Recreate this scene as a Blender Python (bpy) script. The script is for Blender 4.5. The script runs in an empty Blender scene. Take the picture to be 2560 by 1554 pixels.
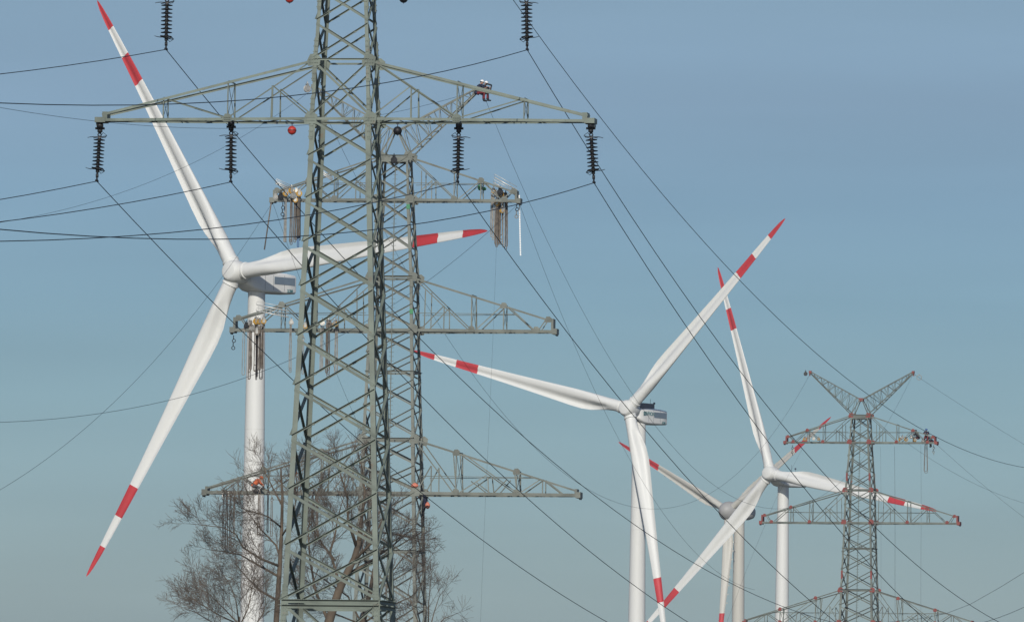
import bpy, bmesh, math, random
import numpy as np
from mathutils import Vector, Matrix
R = math.radians
sc = bpy.context.scene
COL = sc.collection
random.seed(7)

# ---------------------------------------------------------------- camera
FPX = 25000.0                                   # focal length in pixels of the 2560 px wide photograph
PITCH = math.atan((2146-777)/FPX); ROLL = R(0.75)
CAMZ = 1.7
cam = bpy.data.cameras.new("camera"); camo = bpy.data.objects.new("camera", cam); COL.objects.link(camo)
camo.location = (0, 0, CAMZ)
camo.rotation_euler = (Matrix.Rotation(R(90)+PITCH, 4, 'X') @ Matrix.Rotation(ROLL, 4, 'Z')).to_euler()
cam.sensor_width = 36; cam.lens = FPX/2560*36
cam.clip_start = 5; cam.clip_end = 30000
sc.camera = camo
sc.render.resolution_x = 1024; sc.render.resolution_y = 621
CM = camo.rotation_euler.to_matrix()

def at(px, py, Y):
    """point of the photograph at a given distance in metres"""
    d = CM @ Vector(((px-1280)/FPX, -(py-777)/FPX, -1))
    return Vector((0, 0, CAMZ)) + d*(Y/d.y)

# ---------------------------------------------------------------- light
SUN_EL, SUN_AZ = R(27), R(4.6)                   # sun behind the camera, a little to the left
sun = bpy.data.lights.new("sun", 'SUN'); sun.energy = 3.4; sun.angle = R(0.53); sun.color = (1, .95, .87)
suno = bpy.data.objects.new("sun", sun); COL.objects.link(suno)
sdir = Vector((-math.sin(SUN_AZ)*math.cos(SUN_EL), -math.cos(SUN_AZ)*math.cos(SUN_EL), math.sin(SUN_EL)))
suno.rotation_euler = sdir.to_track_quat('Z', 'Y').to_euler()
suno.location = (0, -50, 100)
world = bpy.data.worlds.new("World"); sc.world = world; world.use_nodes = True
wn, wl = world.node_tree.nodes, world.node_tree.links
wn.clear()
wo = wn.new('ShaderNodeOutputWorld'); bg = wn.new('ShaderNodeBackground')
sky = wn.new('ShaderNodeTexSky'); sky.sky_type = 'NISHITA'; sky.sun_disc = False
sky.sun_elevation = SUN_EL; sky.sun_rotation = math.atan2(sdir.x, sdir.y)
sky.altitude = 10; sky.air_density = 1.0; sky.dust_density = 1.6; sky.ozone_density = 2.0
bg.inputs[1].default_value = 0.10
# the air near the horizon is milky and faintly green, higher up it turns blue: tint by elevation
geo = wn.new('ShaderNodeTexCoord'); sep = wn.new('ShaderNodeSeparateXYZ'); wl.new(geo.outputs['Generated'], sep.inputs[0])
mr = wn.new('ShaderNodeMapRange'); mr.inputs[1].default_value = 0.018; mr.inputs[2].default_value = 0.095
wl.new(sep.outputs['Z'], mr.inputs[0])
ramp = wn.new('ShaderNodeValToRGB'); wl.new(mr.outputs[0], ramp.inputs[0])
SKYRAMP = [(0.0, (0.786, 0.996, 1.24)), (0.102, (0.786, 0.996, 1.24)), (0.232, (0.66, 0.88, 1.146)), (0.362, (0.555, 0.772, 1.03)), (0.491, (0.488, 0.691, 0.959)), (0.621, (0.474, 0.638, 0.9)), (0.751, (0.516, 0.626, 0.85)), (0.881, (0.507, 0.6, 0.768)), (1.0, (0.507, 0.6, 0.768))]
e = ramp.color_ramp.elements
e[0].position, e[0].color = SKYRAMP[0][0], (*SKYRAMP[0][1], 1)
e[1].position, e[1].color = SKYRAMP[-1][0], (*SKYRAMP[-1][1], 1)
for p_, c_ in SKYRAMP[1:-1]:
    q_ = e.new(p_); q_.color = (*c_, 1)
# very faint streaks of thin high cloud
mp = wn.new('ShaderNodeMapping'); mp.inputs['Scale'].default_value = (6, 6, 60); wl.new(geo.outputs['Generated'], mp.inputs[0])
nz = wn.new('ShaderNodeTexNoise'); nz.inputs['Scale'].default_value = 1.6; nz.inputs['Detail'].default_value = 3; wl.new(mp.outputs[0], nz.inputs[0])
mr2 = wn.new('ShaderNodeMapRange'); mr2.inputs[1].default_value = .3; mr2.inputs[2].default_value = .7
mr2.inputs[3].default_value = .94; mr2.inputs[4].default_value = 1.06; wl.new(nz.outputs[0], mr2.inputs[0])
m1 = wn.new('ShaderNodeMixRGB'); m1.blend_type = 'MULTIPLY'; m1.inputs[0].default_value = 1
m2 = wn.new('ShaderNodeMixRGB'); m2.blend_type = 'MULTIPLY'; m2.inputs[0].default_value = 1
wl.new(sky.outputs[0], m1.inputs[1]); wl.new(ramp.outputs[0], m1.inputs[2])
wl.new(m1.outputs[0], m2.inputs[1]); wl.new(mr2.outputs[0], m2.inputs[2])
wl.new(m2.outputs[0], bg.inputs[0]); wl.new(bg.outputs[0], wo.inputs[0])
sc.view_settings.view_transform = 'Standard'; sc.view_settings.look = 'None'
sc.view_settings.exposure = 0; sc.view_settings.gamma = 1
try: sc.cycles.filter_width = 1.5
except Exception: pass

# ---------------------------------------------------------------- materials
def mat(name, col, rough=.6, metal=0., var=.12, scale=3., spec=.4, streak=False, dirt=None, rust=0.):
    m = bpy.data.materials.new(name); m.use_nodes = True
    n, l = m.node_tree.nodes, m.node_tree.links
    b = n['Principled BSDF']; b.inputs['Roughness'].default_value = rough; b.inputs['Metallic'].default_value = metal
    b.inputs['Specular IOR Level'].default_value = spec
    tc = n.new('ShaderNodeTexCoord'); mp_ = n.new('ShaderNodeMapping')
    if streak: mp_.inputs['Scale'].default_value = (1, 1, .12)
    l.new(tc.outputs['Object'], mp_.inputs[0])
    no = n.new('ShaderNodeTexNoise'); no.inputs['Scale'].default_value = scale; no.inputs['Detail'].default_value = 5
    l.new(mp_.outputs[0], no.inputs[0])
    r = n.new('ShaderNodeValToRGB'); l.new(no.outputs[0], r.inputs[0])
    d = dirt or tuple(c*(1-var*2) for c in col)
    r.color_ramp.elements[0].position = .32; r.color_ramp.elements[0].color = (*d, 1)
    r.color_ramp.elements[1].position = .62; r.color_ramp.elements[1].color = (*col, 1)
    out = r.outputs[0]
    if rust:
        oi = n.new('ShaderNodeObjectInfo'); mr_ = n.new('ShaderNodeMapRange'); mr_.inputs[3].default_value = .82; mr_.inputs[4].default_value = 1.1
        l.new(oi.outputs['Random'], mr_.inputs[0]); mu = n.new('ShaderNodeMixRGB'); mu.blend_type = 'MULTIPLY'; mu.inputs[0].default_value = 1
        l.new(out, mu.inputs[1]); l.new(mr_.outputs[0], mu.inputs[2])
        n2 = n.new('ShaderNodeTexNoise'); n2.inputs['Scale'].default_value = 2.7; n2.inputs['Detail'].default_value = 8; n2.inputs['Roughness'].default_value = .7
        l.new(tc.outputs['Object'], n2.inputs[0]); r2 = n.new('ShaderNodeMapRange'); r2.inputs[1].default_value = .60; r2.inputs[2].default_value = .70; r2.inputs[4].default_value = rust
        l.new(n2.outputs[0], r2.inputs[0]); mx = n.new('ShaderNodeMixRGB'); mx.inputs[2].default_value = (.16, .085, .045, 1)
        l.new(r2.outputs[0], mx.inputs[0]); l.new(mu.outputs[0], mx.inputs[1]); out = mx.outputs[0]
    l.new(out, b.inputs['Base Color'])
    return m
M = {
 'pylon': mat('green_grey_paint', (.170, .203, .168), .55, 0, .17, 1.3, rust=.5),
 'pylon_far': mat('weathered_grey_paint', (.178, .192, .165), .6, 0, .13, 1.0, dirt=(.12, .13, .11), rust=.4),
 'pylon_mid': mat('patched_grey_paint', (.160, .185, .160), .6, 0, .13, .7, dirt=(.09, .10, .09), rust=.3),
 'primer': mat('red_primer', (.24, .065, .055), .7, 0, .15, 4),
 'white': mat('turbine_white', (.67, .67, .635), .5, 0, .028, .09, streak=True),
 'white_old': mat('turbine_cream', (.50, .485, .43), .55, 0, .02, .08, streak=True),
 'red': mat('signal_red', (.50, .032, .036), .55, 0, .09, .25),
 'nac': mat('nacelle_grey', (.78, .775, .74), .5, 0, .02, .2),
 'spin': mat('spinner_grey', (.33, .325, .31), .5, 0, .04, .3),
 'navy': mat('navy_with_roof_shade', (.05, .065, .09), .5, 0, .1, 1),  # shade on the roof housing is put into this colour; seams and sensor share it
 'stripe': mat('slate_blue_stripe', (.16, .21, .26), .5, 0, .04, 1),
 'letter': mat('teal_lettering', (.07, .20, .21), .5, 0, .03, 1),
 'dark': mat('dark_iron', (.035, .037, .04), .5, .3, .2, 6),
 'porc': mat('dark_glaze', (.008, .008, .009), .35, 0, .2, 9, spec=.3),
 'cap': mat('zinc_cap', (.42, .41, .38), .5, .2, .2, 9),
 'wire': mat('weathered_conductor', (.035, .045, .055), .6, .3, .2, 2),
 'rope': mat('brown_rope', (.19, .16, .13), .9, 0, .2, 3),
 'rope_dark': mat('dark_rope', (.035, .03, .032), .9, 0, .2, 3),
 'rope_grey': mat('grey_rope', (.34, .32, .28), .85, 0, .2, 3),
 'alu': mat('aluminium', (.62, .62, .58), .4, .35, .1, 4),
 'gold': mat('yellow_pulley', (.52, .30, .05), .5, 0, .2, 5),
 'steel': mat('bright_steel', (.55, .53, .48), .35, .6, .1, 5),
 'ballred': mat('ball_red', (.46, .04, .03), .5, 0, .06, 6),
 'ballblack': mat('ball_black', (.012, .012, .014), .5, 0, .1, 6),
 'bark': mat('bark', (.125, .098, .070), .95, 0, .22, 1.5),
 'twig': mat('twig_bark', (.125, .102, .082), .95, 0, .2, .8),
 'skin': mat('skin', (.48, .27, .19), .6, 0, .06, 8),
 'hair': mat('dark_hair', (.04, .028, .02), .8, 0, .1, 20),
 'whiteplastic': mat('white_helmet', (.80, .80, .78), .3, 0, .02, 8),
 'navycloth': mat('navy_cloth', (.018, .024, .055), .85, 0, .15, 8),
 'blackcloth': mat('black_cloth', (.02, .02, .024), .85, 0, .15, 8),
 'greycloth': mat('grey_cloth', (.09, .095, .10), .85, 0, .15, 8),
 'redcloth': mat('red_cloth', (.17, .02, .025), .85, 0, .12, 8),
 'wine': mat('wine_cloth', (.16, .03, .03), .85, 0, .12, 8),
 'orange': mat('orange_cloth', (.55, .12, .04), .8, 0, .08, 8),
 'brown': mat('brown_cloth', (.17, .08, .045), .85, 0, .12, 8),
 'salmon': mat('salmon_plastic', (.60, .20, .13), .6, 0, .08, 8),
 'green': mat('green_tape', (.06, .25, .11), .6, 0, .1, 8),
 'blue': mat('blue_plastic', (.04, .10, .26), .5, 0, .1, 8),
 'field': mat('winter_grass', (.055, .062, .030), .95, 0, .25, .02, dirt=(.06, .05, .03)),
}

# ---------------------------------------------------------------- object helpers
def tag(o, label=None, cat=None, group=None, kind=None):
    if label: o['label'] = label
    if cat: o['category'] = cat
    if group: o['group'] = group
    if kind: o['kind'] = kind
    return o
def empty(name, loc, rz=0.):
    o = bpy.data.objects.new(name, None); COL.objects.link(o)
    o.location = loc; o.rotation_euler = (0, 0, rz); o.empty_display_size = .5
    return o
def perp(d):
    a = Vector((0, 0, 1)) if abs(d.z) < .9 else Vector((1, 0, 0))
    u = d.cross(a).normalized(); return u, d.cross(u).normalized()
class MB:
    def __init__(s): s.v = []; s.f = []; s.m = []; s.smooth = False
    def _add(s, vs, fs, mi=0):
        o = len(s.v); s.v += [tuple(x) for x in vs]; s.f += [tuple(i+o for i in f) for f in fs]; s.m += [mi]*len(fs)
    def prof(s, p, q, pts, v1, v2, mi=0):
        n = len(pts); vs = [p+v1*a+v2*b for a, b in pts]+[q+v1*a+v2*b for a, b in pts]
        fs = [(i, (i+1) % n, n+(i+1) % n, n+i) for i in range(n)]+[tuple(range(n-1, -1, -1)), tuple(range(n, 2*n))]
        s._add(vs, fs, mi)
    def ell(s, p, q, v1, v2, w, t=None, w2=None, mi=0):
        """an L-shaped steel angle from p to q with flanges along v1 and v2"""
        p, q = Vector(p), Vector(q); t = t or w*.12; w2 = w2 or w
        d = (q-p).normalized()
        v1 = (v1-d*v1.dot(d)).normalized(); v2 = (v2-d*v2.dot(d)).normalized()
        s.prof(p, q, [(0, 0), (w, 0), (w, t), (t, t), (t, w2), (0, w2)], v1, v2, mi)
    def brace(s, p, q, n, w, out=True, off=0., w2=None, mi=0):
        """bracing angle lying in the face with normal n: one flange in the face, one standing out or in along its upper edge"""
        p, q = Vector(p)+n*off, Vector(q)+n*off
        d = (q-p).normalized(); u = d.cross(n).normalized()
        if u.z > 0 or (abs(u.z) < 1e-6 and u.x > 0): u = -u
        s.ell(p-u*w*.5, q-u*w*.5, u, n if out else -n, w, None, w2 or w*.8, mi)
    def box(s, c, x, y, z, ax=None, mi=0):
        X, Y, Z = ax or (Vector((1, 0, 0)), Vector((0, 1, 0)), Vector((0, 0, 1)))
        c = Vector(c); s.prof(c-Z*z/2, c+Z*z/2, [(-x/2, -y/2), (x/2, -y/2), (x/2, y/2), (-x/2, y/2)], X, Y, mi)
    def tube(s, pts, rad, n=6, cap=True, mi=0, close=False):
        pts = [Vector(p) for p in pts]; k = len(pts)
        rad = rad if isinstance(rad, (list, tuple)) else [rad]*k
        o = len(s.v); u = None
        for i, p in enumerate(pts):
            d = (pts[min(i+1, k-1)]-pts[max(i-1, 0)])
            d = d.normalized() if d.length > 1e-9 else Vector((0, 0, 1))
            if u is None: u, w = perp(d)
            else:
                u = (u-d*u.dot(d)); u = u.normalized() if u.length > 1e-6 else perp(d)[0]; w = d.cross(u)
            for j in range(n):
                a = 2*math.pi*j/n; s.v.append(tuple(p+(u*math.cos(a)+w*math.sin(a))*rad[i]))
        for i in range(k-1):
            for j in range(n):
                a, b = o+i*n+j, o+i*n+(j+1) % n; s.f.append((a, b, b+n, a+n)); s.m.append(mi)
        if cap:
            s.f.append(tuple(o+j for j in range(n-1, -1, -1))); s.m.append(mi)
            s.f.append(tuple(o+(k-1)*n+j for j in range(n))); s.m.append(mi)
    def lathe(s, prof, o=(0, 0, 0), ax=(0, 0, 1), n=24, mi=0):
        """prof: (distance along axis, radius)"""
        ax = Vector(ax).normalized(); u, w = perp(ax); o = Vector(o); b = len(s.v)
        for h, r in prof:
            for j in range(n):
                a = 2*math.pi*j/n; s.v.append(tuple(o+ax*h+(u*math.cos(a)+w*math.sin(a))*r))
        for i in range(len(prof)-1):
            for j in range(n):
                a, c = b+i*n+j, b+i*n+(j+1) % n; s.f.append((a, c, c+n, a+n)); s.m.append(mi)
        s.f.append(tuple(b+j for j in range(n-1, -1, -1))); s.m.append(mi)
        s.f.append(tuple(b+(len(prof)-1)*n+j for j in range(n))); s.m.append(mi)
    def torus(s, c, ax, R_, r, n=20, k=6, arc=1., u0=None, mi=0):
        ax = Vector(ax).normalized(); u, w = perp(ax)
        if u0 is not None: u = (Vector(u0)-ax*ax.dot(Vector(u0))).normalized(); w = ax.cross(u)
        N = max(4, int(n*arc)); pts = [Vector(c)+(u*math.cos(2*math.pi*arc*i/N)+w*math.sin(2*math.pi*arc*i/N))*R_ for i in range(N+1)]
        s.tube(pts, r, k, True, mi)
    def ball(s, c, r, sc_=(1, 1, 1), n=14, k=9, mi=0):
        c = Vector(c); b = len(s.v)
        for i in range(k+1):
            t = math.pi*i/k
            for j in range(n):
                a = 2*math.pi*j/n
                s.v.append((c.x+r*sc_[0]*math.sin(t)*math.cos(a), c.y+r*sc_[1]*math.sin(t)*math.sin(a), c.z+r*sc_[2]*math.cos(t)))
        for i in range(k):
            for j in range(n):
                a, d = b+i*n+j, b+i*n+(j+1) % n; s.f.append((a, a+n, d+n, d)); s.m.append(mi)
    def plate(s, pts, nrm, t=.012, mi=0):
        pts = [Vector(p) for p in pts]; n = len(pts); nrm = Vector(nrm)
        vs = [p-nrm*t/2 for p in pts]+[p+nrm*t/2 for p in pts]
        s._add(vs, [(i, (i+1) % n, n+(i+1) % n, n+i) for i in range(n)]+[tuple(range(n-1, -1, -1)), tuple(range(n, 2*n))], mi)
    def build(s, name, mats, parent=None, smooth=False, loc=None):
        me = bpy.data.meshes.new(name)
        loc = Vector(loc) if loc is not None else None
        v = s.v if loc is None else [(a-loc.x, b-loc.y, c-loc.z) for a, b, c in s.v]
        me.from_pydata(v, [], s.f)
        for m_ in (mats if isinstance(mats, (list, tuple)) else [mats]): me.materials.append(m_)
        if any(s.m): me.polygons.foreach_set('material_index', s.m)
        if smooth: me.polygons.foreach_set('use_smooth', [True]*len(s.f))
        me.update()
        bm = bmesh.new(); bm.from_mesh(me); bmesh.ops.recalc_face_normals(bm, faces=bm.faces); bm.to_mesh(me); bm.free()
        if smooth == 'edge': me.set_sharp_from_angle(angle=R(38))
        o = bpy.data.objects.new(name, me); COL.objects.link(o)
        if parent: o.parent = parent
        if loc is not None: o.location = loc
        return o

# ---------------------------------------------------------------- ground
g = MB(); N = 40; rr = [0, 60, 150, 300, 600, 1200, 2500, 4000, 6500]
g.v.append((0, 0, 0))
for r_ in rr[1:]:
    for j in range(N): g.v.append((r_*math.cos(2*math.pi*j/N), r_*math.sin(2*math.pi*j/N), 0))
for j in range(N): g.f.append((0, 1+j, 1+(j+1) % N)); g.m.append(0)
for i in range(len(rr)-2):
    for j in range(N):
        a, b = 1+i*N+j, 1+i*N+(j+1) % N; g.f.append((a, a+N, b+N, b)); g.m.append(0)
tag(g.build('field', M['field']), kind='structure')

# ---------------------------------------------------------------- thin winter haze
HB = MB(); HB.box((0, 0, 83), 13200, 13200, 168)
hz_m = bpy.data.materials.new('haze'); hz_m.use_nodes = True; hn, hl = hz_m.node_tree.nodes, hz_m.node_tree.links; hn.clear()
ho_ = hn.new('ShaderNodeOutputMaterial'); hp_ = hn.new('ShaderNodeVolumePrincipled')
hp_.inputs['Color'].default_value = (.86, .92, 1, 1); hp_.inputs['Density'].default_value = .00005; hp_.inputs['Anisotropy'].default_value = .1
hl.new(hp_.outputs[0], ho_.inputs['Volume'])
tag(HB.build('haze', hz_m), kind='stuff')

# ---------------------------------------------------------------- lattice pylons
X_, Y_, Z_ = Vector((1, 0, 0)), Vector((0, 1, 0)), Vector((0, 0, 1))
FACES = [(Vector((-1, -1, 0)), Vector((1, -1, 0)), -Y_), (Vector((-1, 1, 0)), Vector((1, 1, 0)), Y_),
         (Vector((-1, -1, 0)), Vector((-1, 1, 0)), -X_), (Vector((1, -1, 0)), Vector((1, 1, 0)), X_)]
def interp(tab, z):
    for (z0, w0), (z1, w1) in zip(tab, tab[1:]):
        if z <= z1: return w0+(w1-w0)*(z-z0)/(z1-z0)
    return tab[-1][1]
def body(root, W, zs, legw, brw, mt, horiz=(), bolts=None, accent=None):
    """four legs and four faces of crossed bracing. W: table height -> width"""
    ztop = zs[-1]
    for sx in (-1, 1):
        for sy in (-1, 1):
            b = MB()
            cuts = [z for z, _ in W if 0 < z < ztop]; lv = [W[0][0]]+cuts+[ztop]
            for z0, z1 in zip(lv, lv[1:]):
                p = Vector((sx*interp(W, z0)/2, sy*interp(W, z0)/2, z0)); q = Vector((sx*interp(W, z1)/2, sy*interp(W, z1)/2, z1))
                w = legw(z0)
                b.ell(p, q, Vector((-sx, 0, 0)), Vector((0, -sy, 0)), w, w*.13)
                # splice plates with bolt heads where two lengths meet
                pd = (q-p).normalized(); c = p+pd*.7
                for nv, tv in ((Vector((0, sy, 0)), Vector((-sx, 0, 0))), (Vector((sx, 0, 0)), Vector((0, -sy, 0)))):
                    b.plate([p-pd*.7+tv*w*.05, p-pd*.7+tv*w*.95, c+tv*w*.95, c+tv*w*.05], nv, .05)
                    for k in range(8):
                        for g_ in (.28, .72):
                            bp = p+pd*(-.62+k*.175)+tv*w*g_+nv*.035
                            b.box(bp, .03, .03, .03)
            if bolts and (sx, sy) in bolts:
                z = 2.5
                while z < bolts[(sx, sy)]:
                    w_ = interp(W, z)/2; p = Vector((sx*w_, sy*w_, z)); k = int(z/.3) % 2
                    b.tube([p, p+(Vector((sx*.16, 0, 0)) if k else Vector((0, sy*.16, 0)))], .011, 4)
                    z += .30
            b.build('leg', mt, root)
    for fi, (a, c, n) in enumerate(FACES):
        b = MB()
        for z0, z1 in zip(zs, zs[1:]):
            h0, h1 = interp(W, z0)/2, interp(W, z1)/2
            A0, A1 = a*h0+Z_*(z0+.06), a*h1+Z_*(z1-.06); C0, C1 = c*h0+Z_*(z0+.06), c*h1+Z_*(z1-.06)
            w = brw(z0)
            heavy, light = ((A1, C0), (A0, C1)) if n.y < -.5 or n.x > .5 else ((A1, C0), (A0, C1))
            b.brace(heavy[0], heavy[1], n, w, False, .012)
            b.brace(light[0], light[1], n, w*.78, n.y < .5 and n.x < .5, -w*.13-.004 if n.y < .5 and n.x < .5 else .03, w*1.0)
            mid = (heavy[0]+heavy[1])/2; mid2 = (light[0]+light[1])/2
            b.box((mid+mid2)/2+n*.02, .02 if abs(n.x) > .5 else w*1.3, w*1.3 if abs(n.x) > .5 else .02, w*1.1)
            # short tie plates with bolts along the doubled diagonals
            for t in (.25, .75):
                q = light[0].lerp(light[1], t); b.box(q+n*.01, .03 if abs(n.x) > .5 else w*1.5, w*1.5 if abs(n.x) > .5 else .03, w*.7)
        for z in horiz:
            h = interp(W, z)/2
            b.brace(a*h+Z_*z, c*h+Z_*z, n, .12, True, .02)
        b.build('bracing', mt, root)
def gusset(root, p, n, s, mt, up=1):
    b = MB(); u = Vector((1, 0, 0)) if abs(n.y) > .5 else Vector((0, 1, 0)); p = Vector(p)+n*.03
    b.plate([p+u*s*.9+Z_*s*.45*up, p+u*s*.35+Z_*s*.9*up, p-u*s*.45+Z_*s*.85*up, p-u*s*.9-Z_*s*.1*up, p-u*s*.7-Z_*s*.65*up, p+u*s*.7-Z_*s*.6*up], n, .016)
    for i in range(4):
        for j in (-1, 1): b.box(p+u*s*(.32*(i-1.5))+Z_*s*.2*j+n*.018, .035, .035, .035)
    return b.build('gusset_plate', mt, root)
def crossarm(root, zb, zt, wb, wt, half, td, th, lat, posts, chw, brw, mt, tipw, rail=None, gus=None, gmt=None, gs=.22, zig=6, tcf=1.):
    """one full crossarm: part 'crossarm' = chords; sub-parts: lattice of each half, end plates, gussets"""
    b = MB()
    def bot(sx, sy, x):
        f = (x-wb/2)/(half-wb/2); return Vector((sx*x, sy*((1-f)*wb/2+f*td/2), zb))
    def top(sx, sy, x):
        f = (x-wt/2)/(tipw-wt/2); ft = (x-wt/2)/(half-wt/2)
        return Vector((sx*x, sy*((1-ft)*wt/2+ft*td/2), zt+(zb+th-zt)*f))
    for sy in (-1, 1):
        n = Vector((0, sy, 0))
        # bottom chords run through the body from tip to tip
        b.ell(bot(-1, sy, wb/2)+n*.01, bot(1, sy, wb/2)+n*.01, -Z_, -n, chw*1.08, chw*.14, chw)
        for sx in (-1, 1):
            b.ell(bot(sx, sy, wb/2)+n*.01, bot(sx, sy, half)+n*.01, -Z_, -n, chw*1.08, chw*.14, chw)
            b.ell(top(sx, sy, wt/2)+n*.012, top(sx, sy, tipw)+n*.012, -Z_, -n, chw*tcf, chw*.12, chw*tcf*.8)
        h = wt/2; b.brace(Vector((-h, sy*h, zt)), Vector((h, sy*h, zt)), n, chw*.8, True, .03)
    ca = b.build('crossarm', mt, root)
    P = {}
    for sx in (-1, 1):
        l = MB()
        for sy in (-1, 1):
            n = Vector((0, sy, 0))
            pt = lambda s_: (bot if s_[0] == 'b' else top)(sx, sy, s_[1]) if s_[0] in 'bt' else Vector((sx*s_[1], sy*(wb/2*(1-(s_[1]-wb/2)/(half-wb/2))), zb+s_[2]))
            for k, (p, q) in enumerate(lat):
                l.brace(pt(p), pt(q), n, brw, (k+(sx > 0)) % 2 == 0, -.03-.01*(k % 3))
            if rail: l.tube([pt(('m', rail[0], rail[2])), pt(('m', rail[1], rail[2]))], .022, 5)
        for x in posts:
            l.brace(top(sx, -1, x), top(sx, 1, x), Z_, brw*.9, True, 0)
            l.tube([top(sx, -1, x), bot(sx, 1, x)], brw*.22, 4); l.tube([top(sx, 1, x), bot(sx, -1, x)], brw*.22, 4)
        xs = [wb/2+(half-wb/2)*i/zig for i in range(zig+1)]
        for i in range(zig):
            l.brace(bot(sx, -1 if i % 2 else 1, xs[i]), bot(sx, 1 if i % 2 else -1, xs[i+1]), -Z_, brw, True, .02+.006*(i % 2))
            if i: l.brace(bot(sx, -1, xs[i]), bot(sx, 1, xs[i]), -Z_, brw*.8, True, .05)
        l.build('lattice', mt, ca)
        e_ = MB()
        xt = half-.12
        e_.box(Vector((sx*xt, 0, zb-chw*.5)), .34, td+.14, chw*2.1)
        e_.box(Vector((sx*(xt-.15), 0, zb+th*.5)), .16, td+.08, max(th, .1)+.12)
        e_.box(Vector((sx*(xt+.1), 0, zb-chw*1.5)), .10, td*.7, .22)
        e_.build('end_plate', gmt or mt, ca)
        if gus:
            for (k, x) in gus:
                for sy in (-1,):
                    p = (bot if k == 'b' else top)(sx, sy, x); p = p-Z_*(.06 if k == 't' else .02)
                    gusset(ca, p, Vector((0, sy, 0)), gs, gmt or mt)
    # plates at the four corners of the body
    for sx in (-1, 1):
        for z, w in ((zb, wb), (zt, wt)):
            gusset(ca, Vector((sx*w/2, -w/2, z-.05)), -Y_, gs*1.5, gmt or mt)
            gusset(ca, Vector((sx*w/2, w/2, z-.05)), Y_, gs*1.5, gmt or mt)
    return ca

# ---- near pylon -------------------------------------------------
YAW1 = 8.6; D1 = 320.
def zpx(y, Y): return (2146-y)*Y/FPX+CAMZ
c1 = at(863, 308, D1)
P1 = empty('lattice_pylon', (c1.x, D1, 0), R(-YAW1))
tag(P1, 'large green lattice pylon in front carrying dark insulator strings', 'pylon')
zA, zAt = zpx(302.5, D1), zpx(157, D1)
zB = zpx(-24, D1); zBt = zB+1.75
W1 = [(0, 4.15), (9.3, 3.16), (zA, 1.93), (zAt, 1.79), (zB, 1.56), (zBt, 1.42), (36.6, .36)]
zn = [1.2, 4.3, 6.9, zpx(1512, D1)]+[zpx(y, D1) for y in (1378, 1238, 1105, 979, 855, 731, 620, 509, 403)]+[zA, zAt]+[zpx(62, D1), zB, zBt, 31.9+.4, 33.6, 34.8, 35.8, 36.6]
body(P1, W1, zn, lambda z: .165 if z < 12 else (.135 if z < 20 else .112), lambda z: .095 if z < 14 else (.088 if z < 21 else (.072 if z < 29 else .055)), M['pylon'], horiz=(zpx(1512, D1), zpx(1516, D1)-.12))
for z_ in (zpx(1505, D1),):
    for sx in (-1, 1):
        w_ = interp(W1, z_)/2; b = MB(); b.plate([(sx*(w_+.02), -w_-.03, z_-.55), (sx*(w_-.21), -w_-.03, z_-.55), (sx*(w_-.18), -w_-.03, z_+.45), (sx*w_, -w_-.03, z_+.45)], -Y_, .016)
        for k in range(9):
            for g_ in (.05, .15): b.box((sx*(w_-g_+.0), -w_-.045, z_-.5+k*.11), .03, .03, .03)
        b.build('splice_plate', M['pylon'], P1)
lat1 = [(('b', 3.72), ('t', 3.72)), (('b', 5.86), ('t', 5.86)), (('t', 5.86), ('b', 3.72)), (('b', 3.72), ('t', .90)),
        (('m', 2.25, 1.03), ('b', .97)), (('m', 2.25, 1.03), ('b', 2.25)), (('m', 2.25, 1.03), ('b', 2.27))]
crossarm(P1, zA, zAt, 1.93, 1.79, 8.07, .5, .16, lat1, (3.72, 5.86), .080, .042, M['pylon'], 7.9, gus=(('b', 3.72),), gs=.17, zig=8)
lat1b = [(('b', 3.0), ('t', 3.0)), (('b', 3.0), ('t', .75)), (('b', 4.4), ('t', 3.0)), (('b', 4.4), ('t', 4.4))]
crossarm(P1, zB, zBt, 1.56, 1.42, 6.0, .4, .14, lat1b, (3.0,), .075, .04, M['pylon'], 5.9, gs=.15, zig=6)
b = MB(); b.lathe([(0, .2), (.25, .12), (.5, .05)], (0, 0, 36.55), Z_, 10); b.build('peak_cap', M['pylon'], P1)

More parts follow.
